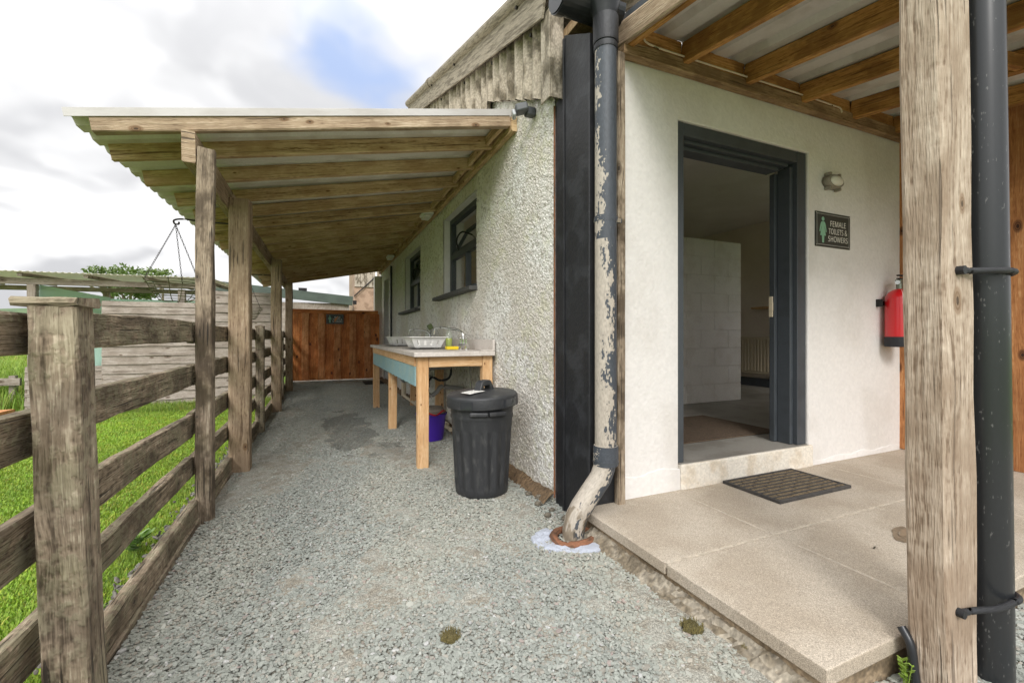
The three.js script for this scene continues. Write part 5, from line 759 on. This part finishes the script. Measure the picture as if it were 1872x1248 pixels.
// ------------------------------------------------------------------ small growth and litter
function sprig(name, label, x, y, z, n, h, spread, mat, size, seed, category = 'plant') { const q = rng(seed), p = thing(name, label, category); const st = [], pos = []; for (let i = 0; i < n; i++) { const a = q() * 6.28, d = q() * spread, l = h * mix(0.5, 1, q()), e = V(x + Math.cos(a) * d, y + l, z + Math.sin(a) * d); st.push(tube([[x + Math.cos(a) * d * 0.3, y, z + Math.sin(a) * d * 0.3], e], 0.0012, 5)); for (let k = 0; k < 9; k++) { const t = mix(0.3, 1, k / 8), c = V(x, y, z).lerp(e, t), b = q() * 6.28, s = size * mix(0.6, 1.2, q()), u = V(Math.cos(b), 0.5, Math.sin(b)).normalize(), w = V(-Math.sin(b), 0.2, Math.cos(b)); const A = c, B = c.clone().addScaledVector(u, s * 0.5).addScaledVector(w, s * 0.35), C = c.clone().addScaledVector(u, s), D = c.clone().addScaledVector(u, s * 0.5).addScaledVector(w, -s * 0.35); pos.push(...A.toArray(), ...B.toArray(), ...C.toArray(), ...A.toArray(), ...C.toArray(), ...D.toArray()); } } mesh('stem', st, mat, p); const g = new THREE.BufferGeometry(); g.setAttribute('position', new THREE.Float32BufferAttribute(pos, 3)); g.computeVertexNormals(); mesh('leaves', g, mat, p); }
sprig('weed', 'small bright green weed growing at the patio corner', 1.60, 0.0, -0.73, 7, 0.085, 0.03, leafMat(0.28, 0.42, 0.04), 0.018, 901);
sprig('weed', 'tiny green weed among chippings near the porch post', 1.545, 0.0, -0.655, 4, 0.035, 0.02, leafMat(0.28, 0.42, 0.04), 0.012, 902);
for (const [i, z] of [-2.1, -2.75].entries()) sprig('dock_weed', 'broad leafed weeds along the fence foot ' + ['behind the gravel board', 'at the thin post'][i], -0.80 - (i % 2) * 0.05, -0.04, z, 6, 0.10, 0.07, leafMat(0.17, 0.31, 0.04), 0.055, 910 + i);
function mossClump(label, x, z, r, col, seed) { const q = rng(seed), g = new THREE.SphereGeometry(1, 28, 14, 0, 6.2832, 0, 1.57), p = g.attributes.position; for (let i = 0; i < p.count; i++) { const k = 0.45 + 1.1 * fbm(p.getX(i) * 2.2 + seed, p.getZ(i) * 2.2, 3), h = 0.6 + 0.9 * fbm(p.getX(i) * 9, p.getZ(i) * 9 + seed, 2); p.setXYZ(i, x + p.getX(i) * r * k, 0.004 + p.getY(i) * 0.016 * h, z + p.getZ(i) * r * k); } g.computeVertexNormals(); const c = thing('moss_clump', label, 'moss'); mesh('cushion', g, dirty(col, col.map((v) => v * 0.6), { f: 30, seed, grain: 0.9, bump: 0.008, rep: [3, 3] }), c); const fz = []; for (let i = 0; i < 160; i++) { const a = q() * 6.28, d = Math.sqrt(q()) * r * 1.15; fz.push(tube([[x + Math.cos(a) * d, 0.008, z + Math.sin(a) * d], [x + Math.cos(a) * d + (q() - 0.5) * 0.012, 0.016 + q() * 0.013, z + Math.sin(a) * d + (q() - 0.5) * 0.012]], 0.0008, 3, 1, false)); } mesh('shoots', fz, plain('#7d7242', 0.95), c); }
mossClump('brown green moss clump lying on chippings beside the patio edge', 1.215, -1.18, 0.036, [104, 96, 58], 5); mossClump('flat dry moss clump in the middle of the path', 0.41, -1.475, 0.030, [120, 110, 70], 6); mossClump('tiny moss clump close to the patio corner', 1.30, -1.02, 0.018, [92, 92, 52], 7);
single('dry_leaf', (() => { const g = new THREE.PlaneGeometry(0.028, 0.006, 6, 1); g.rotateX(-Math.PI / 2); const p = g.attributes.position; for (let i = 0; i < p.count; i++) p.setY(i, 0.126 + 0.004 * Math.cos(p.getX(i) * 150)); g.translate(2.22, 0, -1.12); return g; })(), plain('#3a3328', 0.9), 'dark curled leaf on the pale patio', 'leaf');
{ // puddle on the patio
  const s = new THREE.Shape(); for (let i = 0; i <= 40; i++) { const a = i / 40 * 6.2832, r = 1 + 0.35 * (fbm(Math.cos(a) * 2 + 5, Math.sin(a) * 2 + 5, 3) - 0.5), x = 2.50 + Math.cos(a) * 0.105 * r, z = -1.145 - Math.cos(a) * 0.035 + Math.sin(a) * 0.045 * r; i ? s.lineTo(x, -z) : s.moveTo(x, -z); } const g = new THREE.ShapeGeometry(s); g.rotateX(-Math.PI / 2); g.translate(0, 0.1235, 0); const pu = thing('puddle', 'small shallow puddle on the pale patio', 'puddle'); mesh('damp_patch', boxUV(g), dirty([128, 112, 92], [112, 97, 78], { f: 12, seed: 88, grain: 0.3, rough: 0.6 }), pu); const w = new THREE.CircleGeometry(1, 28); w.rotateX(-Math.PI / 2); w.scale(0.055, 1, 0.016); w.rotateY(0.3); w.translate(2.505, 0.1265, -1.15); mesh('water', w, plain('#8a7d6a', 0.02), pu);
}
{ const q = rng(991); for (let i = 0; i < 7; i++) { const g = new THREE.IcosahedronGeometry(1, 1), p = g.attributes.position, x = [1.26, 1.28, 1.23, 1.285, 1.20, 1.27, 1.25][i], z = [-2.30, -2.16, -2.42, -2.52, -2.24, -2.08, -2.6][i], s = mix(0.014, 0.026, q()); for (let k = 0; k < p.count; k++) { const f = 0.75 + 0.5 * fbm(p.getX(k) * 1.5 + i * 7, p.getY(k) * 1.5 + p.getZ(k), 2); p.setXYZ(k, x + p.getX(k) * s * f * 1.2, 0.014 + p.getY(k) * s * f * 0.7, z + p.getZ(k) * s * f); } g.computeVertexNormals(); single('loose_stone', g, MAT.rubble, 'pale loose stones lying between the wall foot and gully', 'stone', 'loose stones by the wall foot'); } }
// put every thing's origin at its base
for (const o of tops) {
  const b = new THREE.Box3().setFromObject(o), p = b.getCenter(V()); p.y = b.min.y;
  if (o.isMesh) { o.geometry.translate(-p.x, -p.y, -p.z); o.position.copy(p); } else { o.position.copy(p); for (const c of o.children) c.position.sub(p); }
}
renderer.render(scene, camera);
